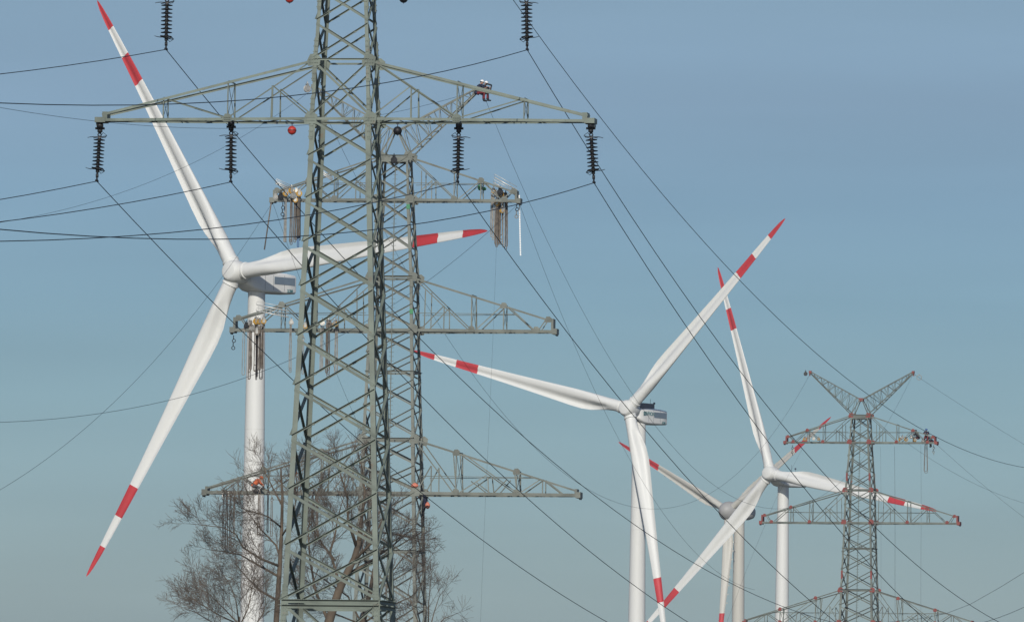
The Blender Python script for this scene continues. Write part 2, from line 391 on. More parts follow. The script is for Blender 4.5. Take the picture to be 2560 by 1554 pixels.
# ---- insulator strings, conductors ------------------------------
def insulator(top, bottom, side, label):
    top, bottom = Vector(top), Vector(bottom)
    ax = (bottom-top); Lh = ax.length; ax.normalize()
    root = empty('insulator_string', top); tag(root, label, 'insulator', 'dark insulator strings hanging from the near pylon')
    o = Vector((0, 0, 0))
    hz = Vector((side, -.35, 0)).normalized(); ax2 = ax.cross(hz).normalized()
    b = MB()                                   # hanger: yoke, links
    b.box(o+Vector((0, 0, .10)), .20, .42, .13); b.box(o+Vector((0, 0, .01)), .30, .22, .06); b.box(o+Vector((0, 0, -.06)), .16, .14, .10); b.tube([o, ax*.15], .05, 8)
    b.torus(ax*.20, ax2, .055, .02, 12, 6); b.tube([ax*.22, ax*.30], .045, 8)
    b.build('hanger', M['dark'], root, True)
    s0, s1 = .26, Lh-.42
    b = MB(); b.tube([ax*s0, ax*(s1+.06)], .052, 10); b.build('core', M['cap'], root, True)
    n = 9
    for k in range(n):
        h = s0+.07+(s1-s0-.10)*k/(n-1)
        b = MB(); b.lathe([(-.035, .054), (-.012, .06), (.004, .105), (.020, .180), (.040, .188), (.046, .172), (.034, .10), (.050, .056), (.056, .053)], ax*h, ax, 24)
        b.build('shed', M['porc'], root, 'edge')
    for h, sg in ((s0+.005, -1), (s1+.03, 1)):
        b = MB(); c = ax*h
        tl = (ax+hz*.22*sg).normalized()
        b.torus(c+hz*-.02, tl, .215, .013, 26, 6)
        b.tube([c-hz*.21, c-hz*.11+ax*.02, c, c+hz*.11, c+hz*.21], .013, 5)
        b.tube([c+hz*.20, c+hz*.30-ax*.01*sg, c+hz*.40-ax*.035*sg], [.013, .012, .009], 5)
        b.tube([c-hz*.2, c-hz*.24+ax*.06*-sg*-1, c-hz*.12-ax*.14*sg*-1, c], .011, 5)
        b.build('arcing_ring', M['dark'], root, True)
    b = MB(); b.tube([ax*(s1+.05), ax*(s1+.14), ax*(s1+.15), ax*(Lh-.2)], [.06, .055, .03, .03], 10)
    b.box(ax*(Lh-.18), .09, .07, .12); b.torus(ax*(Lh-.09), hz, .045, .016, 12, 6)
    d = Vector((math.sin(R(8.3)), math.cos(R(8.3)), 0))
    b.tube([ax*Lh-d*.22-Z_*.0, ax*Lh-d*.08+Z_*.02, ax*Lh+d*.08+Z_*.02, ax*Lh+d*.22], [.022, .045, .045, .022], 8)
    b.build('clamp', M['dark'], root, True)
    return root
def span(P, az, sg, bc, s1, n=60):
    d = Vector((math.sin(R(az)), math.cos(R(az)), 0))*sg
    return [Vector(P)+d*(s1*i/n)+Z_*(bc[0]*(s1*i/n)+bc[1]*(s1*i/n)**2) for i in range(n+1)]
def wire(pts, r, label, cat='cable', group=None, name='overhead_conductor', mt='wire'):
    b = MB(); b.tube(pts, r, 6); o = b.build(name, M[mt], None, True, loc=pts[0]); tag(o, label, cat, group); return o
# clamp pixel, top pixel, fits of the sagging spans to the right (away) and to the left (past the camera)
INS = [
 ((242, 453), (250, 322), (-.12902, .00032), (-.1085, .00026), 'end of the lower crossarm, far left', -1),
 ((577, 455), (578, 318), (-.13607, .00035), (-.10862, .00026), 'lower crossarm, left of the pylon body', -1),
 ((1144, 455), (1147, 322), (-.14256, .00036), (-.11082, .00030), 'lower crossarm, right of the pylon body', 1),
 ((1485, 457), (1477, 322), (-.14901, .00039), (-.11349, .00035), 'end of the lower crossarm, far right', 1),
 ((415, 124), (418, -14), (-.13766, .00035), (-.11527, .00024), 'upper left, hanging in from the top edge', -1),
 ((1318, 125), (1316, -14), (-.15315, .00040), (-.12493, .00033), 'upper right, hanging in from the top edge', 1)]
names = ['far left insulator string of the lower crossarm', 'second insulator string from the left on the lower crossarm', 'third insulator string from the left on the lower crossarm',
         'far right insulator string of the lower crossarm', 'upper left insulator string cut by the top edge', 'upper right insulator string cut by the top edge']
for (cp, tp, br, bl, w_, sd), nm in zip(INS, names):
    Yc = D1-(cp[0]-863)/78.1*math.tan(R(YAW1))
    B_, T_ = at(*cp, Yc), at(*tp, Yc)
    insulator(T_, B_, sd, 'dark ribbed insulator string, '+w_)
    right = span(B_, 8.3, 1, br, 385); left = span(B_, 8.3, -1, bl, 345)
    wire(left[::-1]+right[1:], .0135, 'dark conductor of the '+nm, group='conductors of the near pylon')
# earth wire from the peak
pk = Vector((c1.x, D1, 37.0))
wire(span(pk, 8.3, -1, (-.11, .0003), 345)[::-1]+span(pk, 8.3, 1, (-.139, .00035), 395)[1:], .0125, 'cable sweeping in a long curve from top centre to the right edge', name='earth_wire')

# marker balls under the crossarms
for (px, py, m_, lab) in ((730, 326, 'ballred', 'red marker ball under the lower crossarm, left of the pylon body'), (994, 327, 'ballblack', 'black marker ball under the lower crossarm, right of the pylon body'),
                      (724, -3, 'ballred', 'red marker ball cut by the top edge of the photo'), (1009, -3, 'ballblack', 'black marker ball cut by the top edge of the photo')):
    p = at(px, py, D1-.95-(px-863)/78.1*math.tan(R(YAW1)))
    root = empty('marker_ball', p); tag(root, lab, 'marker ball', 'marker balls under the near crossarms')
    b = MB(); b.ball((0, 0, 0), .14, n=24, k=16, mi=0); b.build('ball', M[m_], root, True)
    b = MB(); b.lathe([(-.014, .1435), (.014, .1435)], (0, 0, 0), Z_, 24); b.build('seam_band', M['ballblack'], root)
    b = MB(); b.tube([(0, 0, .13), (0, 0, .235)], .014, 6); b.box((0, 0, .225), .1, .06, .03); b.tube([(0, 0, -.13), (0, 0, -.165)], .012, 6); b.build('bolt', M['dark'], root)

# ---- big three-level pylons -------------------------------------
def big_pylon(px, py, Y, yaw, mt, label, accent=None, dz=0.):
    c = at(px, py, Y); root = empty('lattice_pylon', (c.x, Y, dz), R(-yaw)); tag(root, label, 'pylon', 'tall three-armed pylons under repair')
    W = [(-dz, 5.7), (17.7, 4.35), (26.3, 3.80), (30, 3.55), (37.3, 3.05), (40.8, 2.90), (46.1, 2.18), (49.0, 1.90)]
    zs = [1.0-dz, 5.0, 8.8, 12.3, 15.6, 18.6, 21.3, 23.9, 26.3, 28.1, 30.0, 32.0, 33.9, 35.6, 37.3, 39.05, 40.8, 42.6, 44.4, 46.1, 47.5, 49.0]
    body(root, W, zs, lambda z: .24 if z < 30 else (.20 if z < 41 else .15), lambda z: .12 if z < 30 else .10, mt, horiz=(49.0, 40.8, 22.3, 34.4), bolts={(1, 1): 29.5, (1, -1): 33})
    gm = accent or mt; gf = .85 if accent else 1.
    l1 = [(('b', 4.1), ('t', 4.1)), (('b', 4.1), ('t', .95)), (('m', 2.6, 1.25), ('b', 1.3)), (('m', 2.6, 1.25), ('b', 2.6)), (('b', 4.4), ('t', 5.9)), (('t', 5.9), ('b', 7.3)), (('b', 5.9), ('t', 5.9)), (('m', 1.9, 1.9), ('b', 1.9)), (('t', 8.0), ('b', 7.4))]
    crossarm(root, 46.1, 49.0, 2.18, 1.9, 8.55, .8, .55, l1, (4.1, 5.9), .16, .065, mt, 8.2, rail=(1.2, 6.3, 1.05), gus=(('b', 4.1), ('b', 7.5), ('t', 5.9), ('t', 8.1)), gmt=gm, gs=.26*gf, zig=7, tcf=.62)
    l2 = [(('b', 5.45), ('t', 5.45)), (('b', 5.5), ('t', 5.45)), (('b', 5.2), ('t', 1.45)), (('m', 3.6, 1.55), ('b', 2.1)), (('m', 3.6, 1.55), ('b', 3.6)), (('m', 2.35, 2.6), ('b', 2.3)), (('b', 5.8), ('t', 7.55)), (('b', 9.55), ('t', 7.75)), (('b', 7.6), ('t', 7.6)), (('b', 10.0), ('t', 10.5))]
    crossarm(root, 37.3, 40.8, 3.05, 2.9, 11.15, .9, .7, l2, (5.45, 7.6), .18, .070, mt, 10.7, rail=(1.7, 8.3, 1.05), gus=(('b', 5.45), ('b', 9.8), ('t', 7.6), ('t', 10.6)), gmt=gm, gs=.27*gf, zig=9, tcf=.62)
    l3 = [(('b', 4.6), ('t', 4.6)), (('b', 4.65), ('t', 4.4)), (('b', 4.4), ('t', 1.75)), (('m', 2.95, 1.75), ('b', 2.0)), (('m', 2.95, 1.75), ('b', 2.95)), (('b', 8.5), ('t', 4.7)), (('m', 6.6, 1.15), ('b', 4.9)), (('m', 5.6, .75), ('b', 6.6)), (('m', 6.7, 1.1), ('b', 6.8)), (('m', 8.0, .9), ('b', 7.2)),
          (('b', 8.65), ('t', 8.65)), (('b', 8.7), ('t', 8.5)), (('b', 8.9), ('t', 10.3)), (('b', 11.6), ('t', 10.4)), (('b', 10.4), ('t', 10.4))]
    crossarm(root, 26.3, 29.85, 3.8, 3.55, 12.9, 1.0, .25, l3, (4.6, 8.65), .19, .075, mt, 12.6, rail=(2.3, 9.6, 1.05), gus=(('b', 4.6), ('b', 8.65), ('t', 4.6), ('t', 8.65)), gmt=gm, gs=.28*gf, zig=11, tcf=.6)
    # V-shaped earth-wire horns
    ax = 5.75
    for sx in (-1, 1):
        b = MB(); h = .95
        tip = Vector((sx*ax, 0, 53.75)); apex = Vector((0, 0, 50.75))
        for sy in (-1, 1):
            n = Vector((0, sy, 0)); lo = Vector((sx*h, sy*h, 49.05)); hi = apex+Vector((sx*.1, sy*.30, 0)); t = tip+Vector((0, sy*.12, -.12)); t2 = tip+Vector((0, sy*.1, .06))
            b.brace(lo, t, n, .10, True, .01); b.brace(hi, t2, n, .10, False, .01)
            b.brace(lo, hi, n, .10, True, .03)
            K = 7
            for i in range(K):
                f0, f1 = i/K, (i+1)/K
                b.brace(lo.lerp(t, f0), hi.lerp(t2, (f0+f1)/2), n, .045, i % 2 == 0, -.02); b.brace(hi.lerp(t2, (f0+f1)/2), lo.lerp(t, f1), n, .045, i % 2 == 1, -.03)
            for i in range(1, K): b.tube([lo.lerp(t, i/K), hi.lerp(t2, i/K)], .022, 4)
        for i in range(1, 9):
            f = i/9; A = Vector((sx*h, -h, 49.05)).lerp(tip, f); B = Vector((sx*h, h, 49.05)).lerp(tip, min(1, f+.05))
            b.brace(A, B, -Z_, .05, True, .01*(i % 2))
            C_ = apex.lerp(tip, f); b.tube([C_-Y_*.28*(1-f), C_+Y_*.28*(1-f)], .02, 4)
            # climbing pegs under the horn
            b.tube([A, A+Vector((sx*-.02, -.02, -.16))], .014, 4)
        ho = b.build('earth_wire_horn', mt, root)
        b = MB(); b.box(tip, .28, .34, .28); b.box(tip+Vector((sx*.05, 0, -.28)), .12, .12, .26); b.build('end_plate', gm, ho)
    b = MB(); b.box((0, 0, 50.72), .5, .7, .36); b.build('gusset_plate', gm, root)
    # platform frame on the body top
    b = MB()
    for sy in (-1, 1): b.box((0, sy*.96, 48.75), 1.95, .05, .32); b.box((0, sy*.96, 49.02), 1.95, .08, .08)
    b.box((0, 0, 48.62), 1.8, 1.8, .04); b.build('top_frame', mt, root)
    # vertical climbing ladder in the middle of the front face
    b = MB(); z = 3.0
    f = lambda z: Vector((.12, -interp(W, z)/2-.10, z))
    for z0, z1 in zip([3]+[a for a, _ in W[1:-1]], [a for a, _ in W[1:-1]]+[48.6]): b.tube([f(z0), f(z1)], .035, 6)
    while z < 48.5:
        p = f(z); b.tube([p-X_*.17, p+X_*.17], .012, 4); z += .30
    z = 4.
    while z < 48: b.tube([f(z), f(z)+Y_*.12], .02, 4); z += 1.9
    b.build('ladder', mt, root)
    if accent:
        for z in (15.5, 20.1, 31.5, 42.2):
            for sx, sy in ((-1, -1), (1, -1), (1, 1), (-1, 1)):
                w = interp(W, z)/2+.012; b = MB(); b.plate([(sx*w, sy*w, z-.45), (sx*(w-.2), sy*w, z-.45), (sx*(w-.2), sy*w, z+.45), (sx*w, sy*w, z+.45)], Vector((0, sy, 0)), .03); b.build('primer_patch', accent, root)
    return root
D2, D3 = 675., 1096.
P2 = big_pylon(987, 665, D2, 8.6, M['pylon_far'], 'grey lattice pylon behind the green one, hung with ropes and climbed by linesmen')
P3 = big_pylon(2150, 1310, D3, 13., M['pylon_mid'], 'distant lattice pylon on the right with red primer patches on its joints', accent=M['primer'], dz=1.75)
MAST2 = Matrix.Translation(P2.location) @ Matrix.Rotation(R(-8.6), 4, 'Z')
MAST3 = Matrix.Translation(P3.location) @ Matrix.Rotation(R(-13), 4, 'Z')
# green marking tape wrapped round a leg
for z in (45.55, 37.95+.5):
    b = MB(); w = (2.25 if z > 40 else 3.0)/2; b.box((w-.08, -w, z), .24, .10, .32); b.build('marking_tape', M['green'], P2)

# ---- lines on the far pylons ------------------------------------
tl, tr = MAST2 @ Vector((-5.75, 0, 53.6)), MAST2 @ Vector((5.75, 0, 53.6))
al, ar = MAST2 @ Vector((-8.45, 0, 45.9)), MAST2 @ Vector((8.45, 0, 45.9))
tl3, tr3 = MAST3 @ Vector((-5.75, 0, 53.6)), MAST3 @ Vector((5.75, 0, 53.6))
al3, ar3 = MAST3 @ Vector((-8.4, 0, 45.9)), MAST3 @ Vector((8.4, 0, 45.9))
G2 = 'thin lines strung between the far pylons'
def link(p, q, c, n=70):
    p, q = Vector(p), Vector(q); d = Vector((q.x-p.x, q.y-p.y, 0)); Ls = d.length; d.normalize(); b_ = (q.z-p.z)/Ls-c*Ls
    return [p+d*(Ls*i/n)+Z_*(b_*(Ls*i/n)+c*(Ls*i/n)**2) for i in range(n+1)]
wire(link(tl, tl3, .00047), .0115, 'thin line sagging from left horn to left horn of the far pylons', group=G2, name='earth_wire')
wire(link(tr, tr3, .00047), .0115, 'thin line sagging from right horn to right horn of the far pylons', group=G2, name='earth_wire')
wire(span(tr, 6.3, -1, (-.1167, .00017), 330), .011, 'thin line leaving the upper left edge and dipping under the near crossarm', group=G2, name='earth_wire')
wire(span(tl, 6.3, -1, (-.17845, .00034), 330), .009, 'faint thin line rising across the left edge behind the insulators', group=G2, name='earth_wire')
wire(span(al, 6.3, -1, (-.28609, .00067), 130), .010, 'steep thin line falling to the lower left from the top crossarm', 'rope', name='pulling_line')
wire(span(ar, 6.3, -1, (-.17597, .00029), 300), .011, 'long thin pulling line curving over the lower left blade', 'rope', name='pulling_line')
wire(span(ar, 6.3, 1, (-.22886, .00063), 190), .010, 'thin line falling to the lower right from the top crossarm', 'rope', name='pulling_line')
wire(span(al, 6.3, 1, (-.30625, .00078), 125), .010, 'thin pulling line falling behind the near pylon body', 'rope', name='pulling_line')
G3 = 'thin lines right of the distant pylon'
wire(span(tr3, 12, 1, (-.062, .00007), 160), .012, 'faint line leaving the right horn of the distant pylon for the right edge', group=G3, name='earth_wire')
wire(span(ar3, 12, 1, (-.1077, .00022), 130), .012, 'faint line leaving the right end of the distant upper crossarm', group=G3, name='pulling_line')
wire(span(MAST3 @ Vector((5.3, 0, 45.9)), 12, 1, (-.0757, .00041), 120), .012, 'faint line leaving the distant upper crossarm left of the linesmen', group=G3, name='pulling_line')
wire([at(2630, 1380, 1000), at(2560, 1430, 1010), at(2500, 1467, 1020), at(2426, 1509, 1040), at(2366, 1532, 1060), at(2301, 1545, 1080), at(2200, 1556, 1090)], .018, 'dark cable rising to the right edge near the lower right corner')
wire([at(2005, 1122, D3), at(1937, 1252, D3-12), at(1865, 1426, D3-30), at(1815, 1560, D3-45)], .009, 'faint rope slanting down left from the distant upper crossarm', 'rope', name='hand_line')
# vertical hand lines
for px, y0, pt, Dd, lab, r_ in ((2236, 1115, (2239, 1600), D3, 'dark vertical hand line hanging right of the distant pylon', .014), (2302, 1112, (2303, 1600), D3, 'faint vertical hand line below the three distant linesmen', .010), (2201, 1115, (2204, 1560), D3, 'faint vertical hand line close to the distant pylon', .007),
                            (1243, 560, (1200, 1600), D2, 'faint long hand line hanging from the right end of the top crossarm', .006)):
    p, q = at(px, y0, Dd), at(*pt, Dd)
    wire([p.lerp(q, i/12)+X_*math.sin(i*.5)*.03 for i in range(13)], r_, lab, 'rope', name='hand_line')

# ---------------------------------------------------------------- wind turbines
def lerp_tab(tab, r):
    for a, b in zip(tab, tab[1:]):
        if r <= b[0]:
            t = (r-a[0])/(b[0]-a[0]); return [x+(y-x)*t for x, y in zip(a, b)]
    return list(tab[-1])
#       r/57*57  chord thick  twist  circle-blend
BL = [(1.2, 2.55, 1.0, 14, 0), (3.6, 2.55, 1.0, 14, 0), (5.5, 2.75, .88, 14, .3), (7.5, 3.25, .68, 14, .65), (9.5, 3.75, .50, 13, .9), (12, 4.0, .40, 11.5, 1), (15, 3.9, .34, 10, 1),
      (20, 3.45, .29, 8, 1), (26, 2.95, .25, 6, 1), (32, 2.5, .22, 4.3, 1), (38, 2.1, .20, 3, 1), (44, 1.75, .19, 2, 1), (49, 1.45, .18, 1, 1), (53, 1.12, .17, .3, 1), (55.3, .78, .16, 0, 1), (56.5, .42, .15, 0, 1), (57, .10, .15, 0, 1)]
def blade_mesh(L, rot_e, rot_d, rot_n, pitch=0., bands=(.70, .80, .90), bend=1.4):
    """rot_d: along the blade, rot_e: towards the leading edge, rot_n: upwind"""
    b = MB(); k = L/57.
    rs = sorted(set([x[0] for x in BL]+[57*f for f in bands]+list(np.linspace(3.6, 55, 34))))
    NP = 28; rings = []
    for r in rs:
        _, c, t, tw, bl = lerp_tab(BL, r)
        a = R(tw+pitch); le = rot_e*math.cos(a)+rot_n*math.sin(a); nn = rot_n*math.cos(a)-rot_e*math.sin(a)
        off = rot_n*(bend*(r/57)**2.5)
        ring = []
        for j in range(NP):
            th = 2*math.pi*j/NP
            cx, cy = math.cos(th), math.sin(th)            # +x = leading edge
            circ = (cx*c*.5, cy*c*.5)
            x = (1-cx)/2                                    # 0 at LE, 1 at TE
            yt = 5*t*(.2969*math.sqrt(x)-.126*x-.3516*x*x+.2843*x**3-.1036*x**4)
            cam = .055*(1-(2*x-1)**2)*-1
            cusp = .075*t/.3*max(0, math.sin(math.pi*max(0, (x-.45)/.55)))
            yy = (yt if cy >= 0 else -yt)+cam
            if cy > 0: yy -= cusp*1.9                       # pressure side (upwind) hollow towards the trailing edge
            af = ((.33-x)*c, yy*c)
            X, Y = circ[0]*(1-bl)+af[0]*bl, circ[1]*(1-bl)+af[1]*bl
            ring.append(b.v.__len__()); b.v.append(tuple((rot_d*r+off+le*X+nn*Y)*k))
        rings.append((r, ring))
    for (r0, a), (r1, c) in zip(rings, rings[1:]):
        f = (r0+r1)/2/57; mi = 1 if (f > bands[2] or bands[0] < f < bands[1]) else 0
        for j in range(NP): b.f.append((a[j], a[(j+1) % NP], c[(j+1) % NP], c[j])); b.m.append(mi)
    b.f.append(tuple(rings[0][1])); b.m.append(0); b.f.append(tuple(rings[-1][1])); b.m.append(1)
    return b
def text_mesh(s, size, name, mt, parent, o, xdir, zdir, ndir, bold=.02):
    cu = bpy.data.curves.new(name, 'FONT'); cu.body = s; cu.size = size; cu.extrude = .02; cu.offset = bold
    t = bpy.data.objects.new(name, cu); COL.objects.link(t)
    dg = bpy.context.evaluated_depsgraph_get(); me = bpy.data.meshes.new_from_object(t.evaluated_get(dg))
    bpy.data.objects.remove(t); me.name = name; me.materials.clear(); me.materials.append(mt)
    ob = bpy.data.objects.new(name, me); COL.objects.link(ob); ob.parent = parent
    Mx = Matrix.Identity(4)
    for i in range(3): Mx[i][0] = xdir[i]; Mx[i][1] = zdir[i]; Mx[i][2] = ndir[i]; Mx[i][3] = o[i]
    ob.matrix_local = Mx
    return ob
def turbine(hub, Y, psi, a1, tilt, cone, L, over, label, style='white', rtop=1.43, pitch=0., roof=False):
    H = at(*hub, Y); n = Vector((-math.sin(psi)*math.cos(tilt), -math.cos(psi)*math.cos(tilt), math.sin(tilt)))
    u = Vector((math.cos(psi), -math.sin(psi), 0)); w = u.cross(n); w = w if w.z > 0 else -w
    base = Vector((H.x+math.sin(psi)*over, H.y+math.cos(psi)*over, 0))
    root = empty('wind_turbine', base); tag(root, label, 'wind turbine', 'white wind turbines with red-banded blades')
    h = H-base; wm = M['white'] if style == 'white' else M['white_old']
    topz = h.z-2.9
    b = MB(); prof = [(0, rtop+.021*50)]
    for i in range(1, 26):
        z = topz*i/25; prof.append((z, rtop+.0105*(topz-z)))
    b.lathe(prof, (0, 0, 0), Z_, 56)
    tw = b.build('tower', wm, root, 'edge')
    b = MB()
    for f in (.27, .52, .76, .995): z = topz*f; b.lathe([(-.07, rtop+.0105*(topz-z)+.035), (.07, rtop+.0105*(topz-z)+.035)], (0, 0, z), Z_, 56)
    b.build('flange_ring', wm, tw)
    # rotor
    hb = MB(); s = L/57.
    if style == 'white':
        hb.lathe([(-2.1, 1.35), (-2.0, 1.70), (-1.6, 1.86), (-.4, 1.93), (.7, 1.92), (1.35, 1.80), (1.75, 1.60), (1.95, 1.42)], h, n, 40)
    else:
        hb.lathe([(-3.0, 2.5), (-2.4, 2.7), (-1.2, 2.8), (0, 2.75), (1.0, 2.5), (1.9, 2.0), (2.6, 1.35), (2.95, .65), (3.05, .05)], h, n, 44)
    for k in range(3):
        t = a1+k*2*math.pi/3; d = math.cos(cone)*(math.sin(t)*u+math.cos(t)*w)+math.sin(cone)*n
        hb.lathe([(0, 1.36), (2.15, 1.36)], h, d, 32)
    hub_o = hb.build('hub', wm if style == 'white' else M['spin'], root, 'edge')
    if style == 'white':
        b = MB(); b.lathe([(1.9, 1.40), (2.0, 1.34), (2.04, 1.25)], h, n, 40); b.build('nose_cap', wm, hub_o, 'edge')
    for k in range(3):
        t = a1+k*2*math.pi/3
        d0 = math.sin(t)*u+math.cos(t)*w; d = math.cos(cone)*d0+math.sin(cone)*n
        nn = (math.cos(cone)*n-math.sin(cone)*d0).normalized(); e_ = math.cos(t)*u-math.sin(t)*w
        bm_ = blade_mesh(L, e_, d, nn, pitch, (.70, .80, .90) if style == 'white' else (.64, .76, .88))
        o = bm_.build('blade', [wm, M['red']], root, 'edge'); o.location = h
        b = MB(); b.lathe([(2.02*s, 1.40*s), (2.12*s, 1.44*s), (2.32*s, 1.44*s), (2.40*s, 1.32*s)], (0, 0, 0), d, 36); b.build('root_collar', wm, o, 'edge')
        if style != 'white':
            b = MB()
            for i in range(9):
                r = (8+i*3.1)*s; _, c, th_, tw_, _b = lerp_tab(BL, r/s)
                a = R(tw_+pitch); le = e_*math.cos(a)+nn*math.sin(a); p = d*r-le*c*.66*s
                b.prof(p-d*.16, p+d*.16, [(-.30, -.02), (.02, -.02), (.02, .02), (-.30, .02)], le, nn)
            b.build('vortex_fin', M['white_old'], o)
    # nacelle, its long axis level
    bk = Vector((math.sin(psi), math.cos(psi), 0)); sd = Vector((math.cos(psi), -math.sin(psi), 0))
    nb = MB()
    if style == 'white': st = [(1.7, 2.3, 2.3, -.7), (2.0, 3.0, 2.5, -.9), (2.6, 3.5, 2.75, -1.15), (3.6, 3.85, 3.1, -1.35), (5, 4.0, 3.4, -1.42), (8, 4.0, 3.5, -1.4), (11, 4.0, 3.4, -1.43), (13.2, 3.9, 3.15, -1.5), (13.4, 3.7, 2.95, -1.5)]
    else: st = [(2.4, 3.2, 3.4, 0), (3.5, 3.8, 4.0, -.1), (6, 4.2, 4.2, -.2), (8, 4.0, 4.0, -.2), (9.5, 3.2, 3.4, -.1), (10.3, 2.0, 2.2, 0)]
    NR = 32; rings = []
    for s_, wd, ht, dz in st:
        rg = []
        cr = .42 if style == 'white' else min(wd, ht)*.42
        for j in range(NR):
            q_ = j//8; a = math.pi/2*(q_+(j % 8)/7.); sx_, sz_ = ((1, 1), (-1, 1), (-1, -1), (1, -1))[q_]
            rg.append(len(nb.v)); nb.v.append(tuple(h+bk*s_+sd*(sx_*(wd/2-cr)+math.cos(a)*cr)+Z_*(dz+sz_*(ht/2-cr)+math.sin(a)*cr)))
        rings.append(rg)
    for a, c in zip(rings, rings[1:]):
        for j in range(NR): nb.f.append((a[j], a[(j+1) % NR], c[(j+1) % NR], c[j])); nb.m.append(0)
    nb.f.append(tuple(rings[0])); nb.m.append(0); nb.f.append(tuple(rings[-1])); nb.m.append(0)
    na = nb.build('nacelle', M['nac'] if style == 'white' else M['spin'], root, 'edge')
    b = MB(); b.lathe([(0, rtop+.05), (.55, rtop+.15), (.9, rtop+.15)], (0, 0, topz-.05), Z_, 40); b.build('yaw_ring', M['nac'], na)
    if style == 'white':
        side = h+sd*2.03
        axs = (bk, sd, Z_)
        b = MB(); b.prof(side+bk*7.6+Z_*-1.02, side+bk*12.9+Z_*-1.02, [(-.62, -.04), (.62, -.04), (.62, .03), (-.62, .03)], Z_, sd); b.build('stripe', M['stripe'], na)
        if roof: text_mesh('SENVION', 1.15, 'lettering', M['letter'], na, side+bk*2.9-Z_*1.25+sd*.02, bk, Z_, sd)
        text_mesh('3.2M', .72, 'lettering', M['letter'], na, side+bk*10.9-Z_*2.85+sd*.02, bk, Z_, sd)
        b = MB()
        for s_ in (5.2, 7.35, 10.2): b.prof(side+bk*s_+Z_*-1.4-sd*.035, side+bk*(s_+.05)+Z_*-1.4-sd*.035, [(-1.3, -.02), (1.3, -.02), (1.3, .02), (-1.3, .02)], Z_, sd)
        b.build('panel_seam', M['navy'], na)
        if roof:
            b = MB(); b.box(h+bk*5.4+Z_*.80, 6.2, 3.0, 1.15, axs); b.box(h+bk*5.8+Z_*1.42, 5.2, 2.5, .12, axs); b.build('roof_housing', M['navy'], na)  # navy stands in for the blade's shadow over the roof box
        b = MB()
        for s_, hh in ((9.2, 2.4), (10.9, 1.5)): b.tube([h+bk*s_+Z_*.2, h+bk*s_+Z_*(.2+hh)], .045, 5)
        b.ball(h+bk*10.9+Z_*1.7, .26, n=8, k=6); b.build('wind_sensor', M['navy'], na)
    b = MB(); b.box(Vector((-math.sin(psi), -math.cos(psi), 0))*(rtop+1.08)+Z_*1.2, 1, .5, 2.1); b.build('door', M['nac'], tw)
    return root
TUR = [((590, 680), 1666, 38.9, -34.7, 5.7, 2.5, 57, 5.4, 'largest wind turbine on the left, its rotor partly hidden by the green pylon', 'white'),
       ((1572.4, 1021.4), 2215, 31.7, -76.4, 6.0, 2.5, 57, 4.5, 'wind turbine in the middle right, one blade pointing straight left', 'white'),
       ((1927, 1183.5), 2580, 37.2, -19.0, 5.4, 2.5, 57, 5.6, 'wind turbine right of centre, its long blade passing behind the distant pylon', 'white'),
       ((1821, 1277), 2763, 42.5, -64.0, 6.5, 2.5, 45, 4.6, 'farthest wind turbine with a grey rounded spinner and cream blades', 'old')]
for hb_, Y, psi, a1, ti, co, L, ov, lab, stl in TUR:
    turbine(hb_, Y, R(psi), R(a1), R(ti), R(co), L, ov, lab, stl, rtop=1.43 if stl == 'white' else 1.45, pitch=0 if stl == 'white' else 6, roof=Y == 2215)

